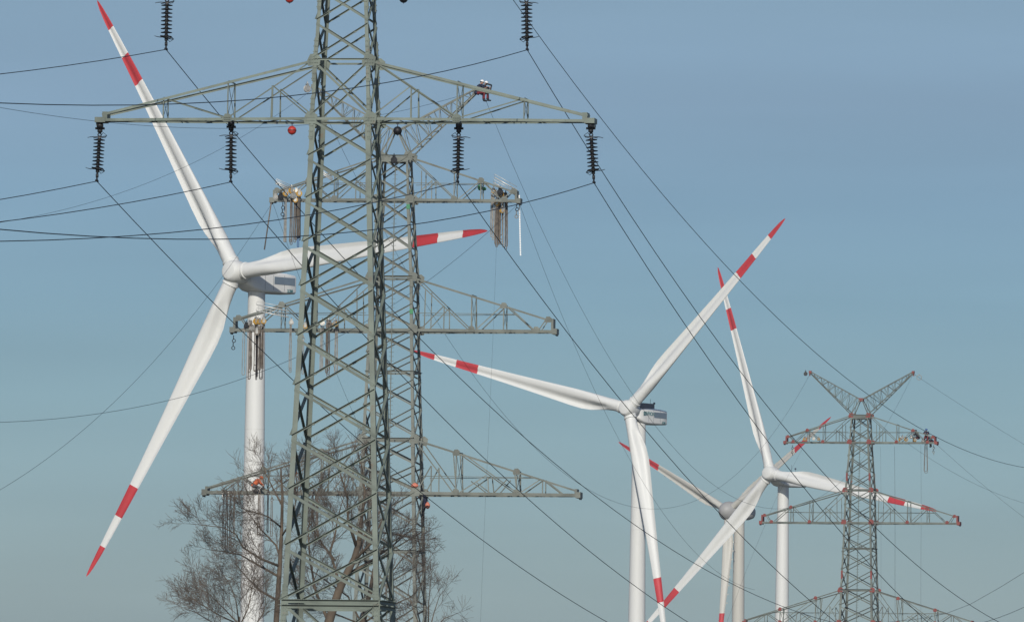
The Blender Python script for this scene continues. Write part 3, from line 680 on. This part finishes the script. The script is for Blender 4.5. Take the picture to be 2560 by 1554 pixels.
# ---------------------------------------------------------------- bare trees
def tree(name, label, trunk_px, Y, limbs, seed, tw=1., lv=4, dy=3.):
    """trunk_px: list of (px, py, radius); limbs: guided main branches as lists of (px, py, radius, depth offset)"""
    rnd = random.Random(seed); root = None
    tp = [at(x, y, Y) for x, y, r in trunk_px]; tr_ = [r for _, _, r in trunk_px]
    base = Vector((tp[0].x, Y, 0))
    pts = [base]+tp; rad = [tr_[0]*1.25]+tr_
    root = empty(name, base); tag(root, label, 'tree', 'bare winter trees')
    tb, lb, wb = MB(), MB(), MB()
    tb.tube([p-base for p in pts], rad, 10)
    def twig(p, d, ln, r, lev):
        k = 4 if lev > 1 else 3; q = p; pp = [p]; dirs = [d]
        for i in range(k):
            d = (d+Vector((rnd.gauss(0, .09), rnd.gauss(0, .09), rnd.gauss(.03, .08)))).normalized(); q = q+d*(ln/k); pp.append(q); dirs.append(d)
        rads = [max(.0058, r*(1-.78*i/k)) for i in range(k+1)]
        (lb if lev >= 3 else wb).tube([x-base for x in pp], rads, 5 if lev >= 3 else 3, False)
        if lev <= 0: return
        nsub = {4: 9, 3: 8, 2: 8, 1: 6}[lev]
        for i in range(int(nsub*tw)):
            f = .12+.82*(i+rnd.random()*.7)/nsub; j = min(k-1, int(f*k)); t = f*k-j
            s_ = pp[j].lerp(pp[j+1], min(1, t)); dd = dirs[j+1]; a_, b_ = perp(dd); ph = rnd.random()*2*math.pi; sp = rnd.uniform(.42, 1.0)
            nd = (dd*math.cos(sp)+(a_*math.cos(ph)+b_*math.sin(ph))*math.sin(sp)+Z_*.08).normalized()
            twig(s_, nd, ln*rnd.uniform(.32, .72)*(1.15-.35*f), max(.0065, rads[j]*.48), lev-1)
    for lm in limbs:
        lp = [at(x, y, Y+dz) for x, y, r, dz in lm]; lr = [r*.8 for _, _, r, _ in lm]
        lb.tube([p-base for p in lp], lr, 7)
        tot = sum((b-a).length for a, b in zip(lp, lp[1:]))
        nn = max(3, int(tot*2.8*tw))
        for i in range(nn):
            f = .12+.88*(i+rnd.random())/nn; x = f*(len(lp)-1); j = min(len(lp)-2, int(x)); t = min(1, x-j)
            s_ = lp[j].lerp(lp[j+1], t); dd = (lp[j+1]-lp[j]).normalized(); a_, b_ = perp(dd); ph = rnd.random()*2*math.pi; sp = rnd.uniform(.5, 1.0)
            nd = (dd*math.cos(sp)+(a_*math.cos(ph)+b_*math.sin(ph))*math.sin(sp)+Z_*.2).normalized()
            rr_ = lr[j]*(1-t)+lr[j+1]*t
            twig(s_, nd, rnd.uniform(1.1, 2.5)*(1.15-.60*f), min(.03, rr_*.5), lv-2)
        twig(lp[-1], (lp[-1]-lp[-2]).normalized(), 1.3, lr[-1], lv-2)
    tb.build('trunk', M['bark'], root, True); lb.build('branches', M['bark'], root, True); wb.build('twigs', M['twig'], root)
    return root
YT = 500.
tree('bare_tree', 'bare tree with upright trunk beside the green pylon, limbs reaching left', [(688, 1600, .16), (694, 1500, .14), (699, 1420, .12), (704, 1330, .09), (706, 1240, .07), (702, 1170, .04)], YT,
     [[(697, 1440, .09, 0), (640, 1408, .06, .6), (600, 1385, .045, 1), (560, 1378, .03, 1.2), (520, 1372, .018, 1.5)],
      [(700, 1415, .09, 0), (650, 1395, .07, -.5), (608, 1368, .055, -1), (590, 1335, .04, -1.2), (560, 1318, .03, -1.5), (500, 1311, .02, -1.8), (470, 1308, .012, -2)],
      [(703, 1400, .08, 0), (690, 1362, .06, .5), (650, 1320, .045, 1), (620, 1280, .03, 1.2), (600, 1262, .018, 1.4)],
      [(704, 1318, .06, 0), (670, 1290, .04, -.8), (620, 1276, .03, -1.2), (595, 1266, .018, -1.6)],
      [(704, 1260, .07, 0), (685, 1225, .045, .5), (668, 1190, .035, .8), (655, 1160, .02, 1)],
      [(694, 1500, .09, 0), (650, 1475, .06, 1), (615, 1440, .04, 1.4), (590, 1410, .02, 1.8)],
      [(704, 1340, .06, 0), (730, 1300, .05, -.6), (742, 1240, .035, -1), (748, 1190, .02, -1.2)]], 3, 1.0)
tree('bare_tree', 'bare tree with a thick forking trunk behind the middle of the green pylon', [(808, 1640, .27), (822, 1554, .24), (846, 1478, .21), (868, 1430, .19), (886, 1395, .17), (898, 1350, .14)], YT+6,
     [[(898, 1350, .16, 0), (905, 1290, .11, .4), (912, 1230, .08, .6), (905, 1170, .05, .8), (895, 1130, .025, 1)],
      [(893, 1370, .12, 0), (870, 1300, .08, -.5), (868, 1240, .06, -1), (850, 1180, .04, -1.2), (842, 1140, .02, -1.4)],
      [(850, 1470, .13, 0), (838, 1420, .09, .6), (825, 1380, .07, 1), (838, 1335, .06, 1.1), (845, 1290, .04, 1.2), (860, 1240, .02, 1.3)],
      [(822, 1554, .12, 0), (790, 1480, .08, .9), (775, 1400, .06, 1.2), (770, 1320, .04, 1.4), (790, 1240, .02, 1.6)],
      [(838, 1400, .06, .8), (800, 1350, .045, 1.5), (778, 1280, .035, 1.7), (800, 1210, .02, 2)],
      [(880, 1405, .11, 0), (925, 1360, .08, -.5), (950, 1310, .05, -1), (975, 1270, .03, -1.2)],
      [(860, 1440, .12, 0), (930, 1400, .08, 1), (985, 1360, .055, 1.5), (1020, 1330, .03, 2)],
      [(900, 1340, .09, 0), (950, 1330, .06, .6), (1000, 1335, .04, 1), (1040, 1345, .02, 1.2)],
      [(850, 1180, .03, -1.2), (830, 1150, .025, -1.4), (800, 1135, .015, -1.6)],
      [(800, 1350, .04, 1.5), (770, 1300, .03, 2), (750, 1220, .02, 2.4), (760, 1160, .012, 2.6)]], 11, .95)
tree('bare_bush', 'dense bare bush at the bottom left in front of the turbine tower', [(592, 1640, .12), (596, 1580, .09), (598, 1540, .06)], YT-4,
     [[(598, 1560, .05, 0), (560, 1520, .035, .5), (520, 1480, .025, .8), (492, 1440, .012, 1)],
      [(598, 1560, .05, 0), (590, 1500, .035, -.5), (575, 1460, .025, -.8), (555, 1430, .012, -1)],
      [(596, 1570, .05, 0), (620, 1520, .035, .5), (630, 1470, .025, .8), (640, 1430, .012, 1)],
      [(594, 1590, .05, 0), (540, 1560, .035, .9), (490, 1530, .025, 1.4), (462, 1520, .012, 1.6)],
      [(594, 1590, .05, 0), (640, 1560, .035, -.9), (660, 1530, .025, -1.4), (665, 1490, .012, -1.6)],
      [(598, 1560, .05, 0), (545, 1535, .035, -1), (505, 1510, .025, -1.4), (472, 1490, .012, -1.6)]], 21, 1.1)
tree('bare_bush', 'thin bare bush right of the pylon legs near the bottom edge', [(1060, 1660, .12), (1066, 1600, .09), (1070, 1570, .06)], YT+2,
     [[(1070, 1590, .05, 0), (1085, 1530, .03, .5), (1098, 1490, .02, .8), (1118, 1466, .01, 1)],
      [(1070, 1590, .05, 0), (1110, 1545, .03, -.5), (1135, 1535, .015, -.7)],
      [(1066, 1600, .05, 0), (1040, 1540, .035, .6), (1020, 1480, .025, 1), (1030, 1430, .012, 1.2)],
      [(1070, 1590, .05, 0), (1072, 1500, .03, -.6), (1078, 1440, .02, -1), (1076, 1380, .01, -1.2)],
      [(1066, 1600, .05, 0), (990, 1550, .035, .6), (960, 1500, .025, 1), (975, 1440, .012, 1.2)]], 31, .6)
tree('bare_tree', 'slender bare tree between the legs of the green pylon', [(900, 1640, .20), (905, 1560, .17), (925, 1480, .12), (935, 1420, .08)], YT+14,
     [[(935, 1420, .07, 0), (940, 1360, .05, .5), (930, 1300, .03, .8), (940, 1250, .015, 1)],
      [(925, 1480, .07, 0), (970, 1440, .05, -.5), (1010, 1390, .03, -.8), (1050, 1345, .015, -1)],
      [(905, 1560, .07, 0), (870, 1490, .05, .6), (800, 1440, .035, 1), (745, 1400, .02, 1.5)],
      [(905, 1560, .07, 0), (960, 1520, .05, .6), (1030, 1490, .035, 1), (1060, 1450, .02, 1.5)],
      [(905, 1560, .06, 0), (830, 1530, .045, -.6), (760, 1500, .03, -1), (730, 1450, .02, -1.5)]], 41, .9)

# ---------------------------------------------------------------- linesmen
def remeshed(mb, name, mt, parent, vox, keep=False):
    me = bpy.data.meshes.new('raw'); me.from_pydata(mb.v, [], mb.f)
    bm = bmesh.new(); bm.from_mesh(me); bmesh.ops.recalc_face_normals(bm, faces=bm.faces); bm.to_mesh(me); bm.free()
    t = bpy.data.objects.new('raw', me); COL.objects.link(t)
    m_ = t.modifiers.new('r', 'REMESH'); m_.mode = 'VOXEL'; m_.voxel_size = vox; m_.use_smooth_shade = True
    s_ = t.modifiers.new('s', 'SMOOTH'); s_.iterations = 2; s_.factor = .5
    dg = bpy.context.evaluated_depsgraph_get(); out = bpy.data.meshes.new_from_object(t.evaluated_get(dg)); out.name = name
    bpy.data.objects.remove(t); bpy.data.meshes.remove(me)
    out.materials.clear(); out.materials.append(mt)
    for p in out.polygons: p.use_smooth = True
    o = bpy.data.objects.new(name, out); COL.objects.link(o); o.parent = parent
    return o
POSES = {   # faces +Y, x to its right; pelvis at the origin
 'sit': dict(ch=(0, .16, .40), nk=(0, .22, .54), hd=(0, .30, .67), el=[(-.27, .30, .30), (.27, .32, .34)], ha=[(-.16, .52, .32), (.14, .55, .38)], kn=[(-.14, .42, .04), (.14, .42, .02)], an=[(-.13, .44, -.40), (.15, .40, -.42)]),
 'bend': dict(ch=(0, .30, .32), nk=(0, .42, .42), hd=(0, .53, .50), el=[(-.25, .48, .14), (.25, .50, .16)], ha=[(-.15, .66, .02), (.13, .66, .06)], kn=[(-.15, .36, -.14), (.15, .38, -.10)], an=[(-.14, .02, -.34), (.15, .10, -.44)]),
 'climb': dict(ch=(0, .06, .44), nk=(0, .09, .59), hd=(0, .15, .73), el=[(-.25, .22, .60), (.26, .25, .36)], ha=[(-.15, .36, .82), (.15, .42, .52)], kn=[(-.14, .28, -.22), (.13, .10, -.44)], an=[(-.12, .20, -.62), (.12, .06, -.87)])}
def person(loc, rz, pose, label, jacket, trousers, helmet, S=1.):
    P = {k: (Vector(v) if isinstance(v, tuple) else [Vector(x) for x in v]) for k, v in POSES[pose].items()}
    root = empty('person', loc, rz); root.scale = (S, S, S); tag(root, label, 'person')
    pel = Vector((0, 0, 0)); up = (P['nk']-P['ch']).normalized(); fw = Vector((1, 0, 0)).cross(up)*-1
    fw = Vector((0, 1, 0)) if fw.y < 0 and False else (-fw if fw.y < 0 else fw)
    sh = [P['ch']+up*.10+Vector((s*.19, 0, 0)) for s in (-1, 1)]; hp = [Vector((s*.10, 0, -.02)) for s in (-1, 1)]
    b = MB()
    b.tube([pel-Z_*.02, pel.lerp(P['ch'], .5), P['ch'], P['nk']], [.145, .125, .155, .065], 14)
    b.tube([P['nk']-up*.05, P['nk']+up*.02, P['hd']-up*.04], [.062, .056, .058], 12)
    b.ball(P['hd'], .105, (.78, .95, 1.12)); b.ball(P['hd']+fw*.035-Z_*.07, .06, (.85, .9, .8))          # skull, jaw
    b.tube([P['hd']+fw*.09+Z_*.01, P['hd']+fw*.125-Z_*.025], [.012, .018], 6)                           # nose
    for s in (-1, 1): b.ball(P['hd']+Vector((s*.084, .0, -.005)), .028, (.4, .8, 1.1), 8, 6)              # ears
    for i, s in enumerate((-1, 1)):
        b.tube([P['ch'], sh[i], P['el'][i], P['ha'][i]], [.09, .062, .044, .03], 10)
        d = (P['ha'][i]-P['el'][i]).normalized(); sd_, nn = perp(d); h = P['ha'][i]
        b.tube([h, h+d*.045, h+d*.09], [.030, .040, .036], 8)
        for k in range(4):                                                                                # four curled fingers
            o_ = h+d*.085+sd_*(-.028+.019*k); ln = (.062, .072, .068, .052)[k]
            b.tube([o_, o_+d*ln*.45, o_+d*ln*.75+nn*ln*.35, o_+d*ln*.65+nn*ln*.7], [.0095, .009, .0085, .0075], 6)
        b.tube([h+d*.02+sd_*.03, h+d*.05+sd_*.055+nn*.01, h+d*.075+sd_*.05+nn*.035], [.012, .0105, .009], 6)   # thumb
        b.tube([pel, hp[i], P['kn'][i], P['an'][i]], [.12, .085, .06, .042], 10)
        b.tube([P['an'][i]-Z_*.02, P['an'][i]+Vector((0, .08, -.07)), P['an'][i]+Vector((0, .16, -.08))], [.045, .04, .03], 8)
    remeshed(b, 'body', M['skin'], root, .012)
    b = MB()
    for s in (-1, 1): b.ball(P['hd']+Vector((s*.032, 0, .012))+fw*.088, .011, n=8, k=6)
    b.build('eyes', M['hair'], root, True)
    b = MB(); b.tube([P['hd']+Vector((-.025, 0, -.062))+fw*.092, P['hd']+Vector((.025, 0, -.062))+fw*.092], .006, 5); b.build('mouth', M['wine'], root)
    b = MB(); b.ball(P['hd']-fw*.02+Z_*.025, .108, (.80, .92, 1.02)); b.build('hair', M['hair'], root, True)
    b = MB()
    b.tube([pel-up*.10, pel+up*.02, pel.lerp(P['ch'], .5), P['ch'], P['nk']-up*.01], [.165, .168, .16, .185, .085], 14)
    for i in range(2): b.tube([P['ch'], sh[i], P['el'][i], P['el'][i].lerp(P['ha'][i], .88)], [.115, .088, .068, .052], 10)
    remeshed(b, 'jacket', M[jacket], root, .016)
    b = MB(); b.tube([pel+up*.05, pel-Z_*.05], [.155, .16], 12)
    for i in range(2): b.tube([pel, hp[i], P['kn'][i], P['kn'][i].lerp(P['an'][i], .9)], [.14, .115, .085, .068], 10)
    remeshed(b, 'trousers', M[trousers], root, .016)
    for i in range(2):
        b = MB(); a = P['an'][i]; b.tube([a+(P['kn'][i]-a).normalized()*.12, a, a+Vector((0, .03, -.06)), a+Vector((0, .11, -.085)), a+Vector((0, .20, -.09))], [.062, .062, .065, .055, .042], 9)
        b.build('boot', M['blackcloth'], root, True)
    b = MB(); hc = P['hd']+Z_*.03
    b.lathe([(0, .150), (.012, .152), (.016, .130), (.06, .122), (.10, .095), (.125, .05), (.132, .01)], hc+fw*.01, (up*.6+Z_*.4), 20)
    b.box(hc+fw*.15+Z_*.008, .14, .07, .012); b.build('helmet', M[helmet], root, 'edge')
    b = MB(); b.torus(pel+up*.05, up, .172, .022, 20, 6)
    for s in (-1, 1): b.torus(pel.lerp(P['ch'], .62)+Vector((s*.075, 0, 0)), X_, .19, .014, 18, 5)
    b.build('harness', M['rope_dark'], root)
    return root
pv = lambda px, py, Y: at(px, py, Y)
person(pv(1193, 232, D2-1.2), R(-75), 'sit', 'linesman in a black jacket and white helmet astride the top horn, left of his mate', 'navycloth', 'redcloth', 'whiteplastic', 1.08)
person(pv(1204, 233, D2-.5), R(-95), 'sit', 'linesman with a white helmet leaning right on the top horn beside his mate', 'blackcloth', 'redcloth', 'whiteplastic', 1.0)
person(pv(633, 1213, D2-1.0), R(-85), 'bend', 'linesman in an orange jacket crouching on the lower left crossarm', 'orange', 'greycloth', 'orange', 1.0)
person(pv(730, 1205, D2-1.5), R(-160), 'climb', 'linesman in brown clothes standing on the lower crossarm behind the pylon leg', 'brown', 'blackcloth', 'brown', 1.0)
person(pv(1064, 1262, D2+1.2), R(120), 'climb', 'linesman in dark clothes climbing the right leg below the lower crossarm', 'navycloth', 'blackcloth', 'salmon', 1.0)
person(pv(2296, 1094, D3-.8), R(60), 'sit', 'left one of three linesmen on the right end of the distant crossarm', 'blackcloth', 'wine', 'navycloth', 1.1)
person(pv(2316, 1092, D3-.6), R(175), 'sit', 'middle one of three linesmen, in blue, on the distant crossarm', 'navycloth', 'wine', 'blue', 1.12)
person(pv(2330, 1103, D3-.8), R(70), 'bend', 'bent right one of three linesmen at the tip of the distant crossarm', 'navycloth', 'wine', 'navycloth', 1.1)
b = MB(); b.ball((0, 0, 0), .2, (1.3, .8, .7)); b.box((0, 0, .15), .2, .1, .06)
tag(b.build('tool_bag', M['salmon'], None, True, None), 'small red bag tied to the right leg above the lower crossarm', 'bag').location = at(1037, 1213, D2-2.2)
b = MB(); b.ball((0, 0, 0), .17, (1, .8, 1.3)); b.box((0, 0, .2), .14, .1, .08)
tag(b.build('tool_bag', M['salmon'], None, True, None), 'small salmon bag beside the linesman climbing the leg', 'bag').location = at(1069, 1263, D2-.2)

# ---------------------------------------------------------------- rigging gear
def sling(px, y0, y1, w, mt, Y, label, group, strands=1, name='rope_sling'):
    k = Y/FPX; H = (y1-y0)*k; wd = max(w*k, .05)
    root_p = at(px, y0, Y); b = MB(); rnd = random.Random(int(px*7+y0))
    for s in range(strands):
        dy = (s-(strands-1)/2)*.07; dx = rnd.uniform(-.04, .04); h = H*(1-.07*s*rnd.random())
        n = 8; pts = []
        for i in range(n+1): pts.append(Vector((-wd/2*(.55+.45*i/n)+dx+rnd.uniform(-.008, .008), dy, -(h-wd/2)*i/n)))
        for i in range(1, 6): a = math.pi*i/6; pts.append(Vector((-wd/2*math.cos(a)+dx, dy, -(h-wd/2)-wd/2*math.sin(a))))
        for i in range(n, -1, -1): pts.append(Vector((wd/2*(.55+.45*i/n)+dx+rnd.uniform(-.008, .008), dy, -(h-wd/2)*i/n)))
        b.tube(pts, .026, 5)
    b.torus((0, 0, .05), Y_, .09, .022, 10, 5)
    b.box((0, 0, .16), .10, .08, .16); b.torus((rnd.uniform(-.04, .04), .02, .27), X_, .06, .018, 10, 5)
    o = b.build(name, M[mt], None, True); o.location = root_p; tag(o, label, 'rope sling', group); return o
SG = [ # px, y0, y1, width, material, strands, distance
 ('top crossarm, left end', D2-.6, [(714, 480, 605, 4, 'rope_grey', 2), (728, 488, 612, 5, 'rope', 3), (737, 490, 606, 5, 'rope', 3), (742, 492, 600, 5, 'rope', 4), (747, 492, 592, 5, 'rope', 4), (750, 500, 601, 3, 'rope_dark', 2), (745, 520, 618, 4, 'blue', 1)]),
 ('top crossarm, right end', D2-.7, [(1230, 485, 592, 4, 'rope_grey', 2), (1235, 490, 600, 5, 'rope_grey', 2), (1242, 500, 618, 5, 'rope', 3), (1247, 503, 612, 4, 'rope', 3), (1254, 495, 612, 7, 'rope', 4), (1260, 500, 618, 6, 'rope_grey', 3), (1266, 505, 624, 5, 'rope', 2)]),
 ('middle crossarm, left end', D2-.8, [(611, 825, 937, 7, 'rope_grey', 1), (624, 815, 948, 5, 'rope', 2), (627, 815, 930, 5, 'rope', 3), (640, 805, 928, 5, 'rope', 3), (643, 820, 949, 3, 'rope_dark', 2), (649, 815, 925, 5, 'rope', 3), (653, 820, 948, 7, 'rope_dark', 2), (656, 815, 922, 4, 'rope', 3)]),
 ('middle crossarm, half way to the body', D2-1., [(727, 806, 931, 5, 'rope_grey', 3), (749, 812, 927, 6, 'rope_grey', 2), (758, 848, 935, 4, 'rope_grey', 1), (805, 806, 928, 5, 'rope_grey', 2), (818, 806, 933, 5, 'rope', 4), (822, 812, 941, 6, 'rope', 3), (841, 806, 932, 6, 'rope_grey', 2)]),
 ('lower crossarm, left end', D2-.8, [(559, 1232, 1355, 4, 'rope_dark', 2), (567, 1234, 1376, 5, 'rope_dark', 3), (578, 1236, 1362, 4, 'rope_dark', 2), (586, 1246, 1340, 3, 'rope', 1), (649, 1234, 1341, 6, 'rope', 2), (671, 1234, 1330, 3, 'rope_dark', 2), (680, 1250, 1340, 5, 'rope', 1), (783, 1236, 1318, 4, 'rope_dark', 2), (793, 1238, 1350, 5, 'rope', 2)])]
ORD = ['first', 'second', 'third', 'fourth', 'fifth', 'sixth', 'seventh', 'eighth', 'ninth']
for where, Y, lst in SG:
    for i, (px, y0, y1, w, m_, st) in enumerate(sorted(lst)):
        c = {'rope': 'brown', 'rope_grey': 'grey', 'rope_dark': 'dark', 'blue': 'blue'}[m_]
        sling(px, y0, y1, w, m_, Y-.15*(i % 3), f'{c} rope loop on the {where}, {ORD[i]} from left', 'rope slings hung from the crossarms', st)
sling(2315, 1108, 1182, 8, 'rope', D3-.9, 'brown rope loop below the distant linesmen', 'rope slings hung from the crossarms', 2)

def block(px, py, Y, mt, label, r=.22, tilt=0.):
    root = empty('pulley_block', at(px, py, Y), tilt); tag(root, label, 'pulley', 'pulley blocks on the crossarms')
    b = MB(); b.lathe([(-.06, r), (-.03, r*.86), (.03, r*.86), (.06, r)], (0, 0, 0), Y_, 18); b.build('wheel', M[mt], root)
    b = MB()
    for s in (-1, 1): b.plate([(-.07, s*.09, r*1.25), (.07, s*.09, r*1.25), (.10, s*.09, -r*.3), (0, s*.09, -r*.6), (-.10, s*.09, -r*.3)], Y_, .02)
    b.box((0, 0, r*1.25), .16, .22, .06); b.torus((0, 0, r*1.25+.09), X_, .07, .02, 12, 5); b.build('frame', M['steel'] if mt != 'dark' else M['dark'], root)
    return root
BK = [('left end of the top crossarm', D2-.9, [(714, 484, 'gold'), (728, 477, 'gold'), (733, 489, 'steel'), (741, 478, 'gold'), (748, 484, 'gold'), (702, 492, 'dark'), (690, 493, 'alu'), (738, 500, 'gold')]),
      ('right end of the top crossarm', D2-.9, [(1234, 478, 'gold'), (1241, 487, 'steel'), (1250, 480, 'dark'), (1254, 486, 'gold'), (1243, 508, 'gold'), (1255, 527, 'gold'), (1264, 490, 'dark')]),
      ('left end of the middle crossarm', D2-1., [(640, 803, 'gold'), (648, 804, 'gold'), (659, 803, 'gold'), (626, 809, 'alu'), (631, 822, 'steel'), (643, 830, 'rope'), (616, 815, 'dark'), (656, 812, 'rope')]),
      ('middle crossarm beside the body', D2-1.1, [(728, 806, 'alu'), (751, 806, 'alu'), (764, 815, 'gold'), (785, 812, 'dark'), (806, 807, 'steel'), (838, 810, 'gold'), (823, 810, 'rope')]),
      ('left end of the distant crossarm', D3-.9, [(2012, 1097, 'gold'), (2027, 1088, 'rope'), (2034, 1096, 'steel'), (2046, 1097, 'gold')]),
      ('right end of the distant crossarm', D3-.9, [(2250, 1098, 'gold'), (2256, 1094, 'steel'), (2265, 1098, 'gold'), (2278, 1092, 'rope'), (2287, 1099, 'gold'), (2307, 1102, 'alu')])]
rnd = random.Random(5)
for where, Y, lst in BK:
    for i, (px, py, m_) in enumerate(lst):
        c = {'gold': 'yellow', 'steel': 'shiny', 'dark': 'black', 'alu': 'silver', 'rope': 'brown'}[m_]
        j = sum(1 for q in lst[:i] if q[2] == m_); tot = sum(1 for q in lst if q[2] == m_)
        block(px, py, Y-.2*(i % 3), {'alu': 'cap'}.get(m_, m_), f'{c} pulley block on the {where}'+(f', {ORD[j]} of the {c} ones' if tot > 1 else ''), rnd.uniform(.15, .21), rnd.uniform(-.6, .6))
block(2014, 934, D3-.4, 'dark', 'black pulley on the tip of the distant left horn', .22); b = MB(); b.torus((0, 0, -.35), Y_, .26, .035, 22, 6); b.torus((0, 0, -.05), X_, .07, .02, 12, 5)
o = b.build('rope_coil', M['rope_grey'], None, True); o.location = at(2298, 935, D3-.5); tag(o, 'coil of grey rope at the tip of the distant right horn', 'rope')
block(768, 222, D2-.3, 'cap', 'pale pulley on the tip of the left horn above the near crossarm', .25, .5)
block(985, 400, D2-1.4, 'dark', 'dark pulley on the head frame of the roped pylon', .22, .3)

def ladder(p, q, wdir, label, w=.42, r=.03):
    p, q = Vector(p), Vector(q); b = MB(); d = q-p; wd = Vector(wdir).normalized()*w
    for s in (-.5, .5): b.tube([p+wd*s, q+wd*s], r*1.4, 6)
    n = int(d.length/.28)
    for i in range(n+1): c = p.lerp(q, (i+.5)/(n+1)); b.tube([c-wd*.5, c+wd*.5], r*.4, 5)
    for s in (-.5, .5): b.tube([p+wd*s, p+wd*s+Z_*.22, q+wd*s+Z_*.22], r*.6, 5)
    o = b.build('ladder', M['alu'], None, True, loc=p); tag(o, label, 'ladder', 'aluminium ladders on the crossarms'); return o
ladder(at(690, 457, D2-1), at(728, 474, D2-.6), (.1, 1, .3), 'silver ladder leaning on the left end of the top crossarm')
ladder(at(1235, 450, D2-1), at(1292, 482, D2-1.), (.1, .7, .7), 'silver ladder on the right end of the top crossarm', .55)
ladder(at(641, 769, D2-1), at(722, 785, D2-1.), (0, .7, .75), 'long silver ladder above the left part of the middle crossarm', .6)
ladder(at(797, 426, D2-1), at(832, 450, D2-1.), (0, .9, .4), 'bright ladder seen behind the diagonal of the green pylon', .35)
# white segmented strap at the far right end
p0 = at(1298, 488, D2-.9); b = MB(); Ht = 152*D2/FPX
for i in range(26): z = -Ht*i/26; b.box((.045*i/8, 0, z-.06), .085, .05, .135)
o = b.build('segmented_strap', M['whiteplastic'], None, False); o.location = p0; tag(o, 'bright white segmented strap hanging from the right tip of the top crossarm', 'strap')
p0 = at(678, 507, D2-.8); q0 = at(661, 624, D2-.8); b = MB(); b.tube([(0, 0, 0), q0-p0], .05, 6)
o = b.build('wooden_pole', M['rope'], None, True); o.location = p0; tag(o, 'brown pole hanging aslant from the left tip of the top crossarm', 'pole')
def chain(px, y0, y1, Y, label, mt='dark'):
    H = (y1-y0)*Y/FPX; b = MB(); n = max(3, int(H/.2))
    for i in range(n): b.torus((math.sin(i*2.)*.03, 0, -H*(i+.5)/n), Y_ if i % 2 else X_, .11, .028, 12, 5)
    o = b.build('chain', M[mt], None, True); o.location = at(px, y0, Y); tag(o, label, 'chain', 'short chains below the crossarms')
chain(707, 507, 548, D2-.8, 'dark chain below the left end of the top crossarm')
chain(1292, 510, 546, D2-.5, 'grey chain beside the white strap', 'rope_grey')
chain(584, 838, 874, D2-.7, 'dark chain below the left tip of the middle crossarm')
chain(2334, 1112, 1136, D3-.7, 'pale chain at the right tip of the distant crossarm', 'rope_grey')
chain(1981, 1112, 1138, D3-.7, 'dark chain below the left end of the distant crossarm')
for i, (px, py) in enumerate(((556, 1236), (571, 1234))):
    b = MB(); b.tube([(0, 0, .1), (0, 0, -.15), (.06, 0, -.24), (.14, 0, -.2)], .035, 6); b.box((0, 0, .1), .22, .08, .06)
    o = b.build('clamp_hook', M['steel'], None, True); o.location = at(px, py, D2-1.2); tag(o, ['bright hook under the lower left crossarm, nearest its tip', 'bright hook under the lower left crossarm, second from its tip'][i], 'hook', 'bright hooks under the lower crossarm')
# dark winch frame beside the linesmen on the horn
b = MB(); fr = [Vector((0, 0, .0)), Vector((.3, 0, .35)), Vector((.62, 0, .25)), Vector((.52, 0, -.25)), Vector((.15, 0, -.35))]
for i in range(5): b.tube([fr[i], fr[(i+1) % 5]], .05, 6); b.tube([fr[i]+Y_*.4, fr[(i+1) % 5]+Y_*.4], .04, 6); b.tube([fr[i], fr[i]+Y_*.4], .03, 5)
b.lathe([(0, .16), (.3, .16)], (.32, .05, 0), Y_, 14)
o = b.build('winch_frame', M['dark'], None, True); o.location = at(1206, 222, D2-.8); tag(o, 'dark tool frame on the right horn tip beside two linesmen', 'tool frame')
# green cloth tied to the top crossarm
b = MB(); b.ball((0, 0, 0), .17, (1, .6, 1.2), 8, 6); b.ball((.28, 0, -.08), .13, (1.2, .7, 1), 8, 6)
o = b.build('cloth_bundle', M['green'], None, False); o.location = at(1200, 469, D2-.5); tag(o, 'small green cloth bundle above the right part of the top crossarm', 'cloth')
print('objects', len(bpy.data.objects), 'verts', sum(len(o.data.vertices) for o in bpy.data.objects if o.type == 'MESH'))
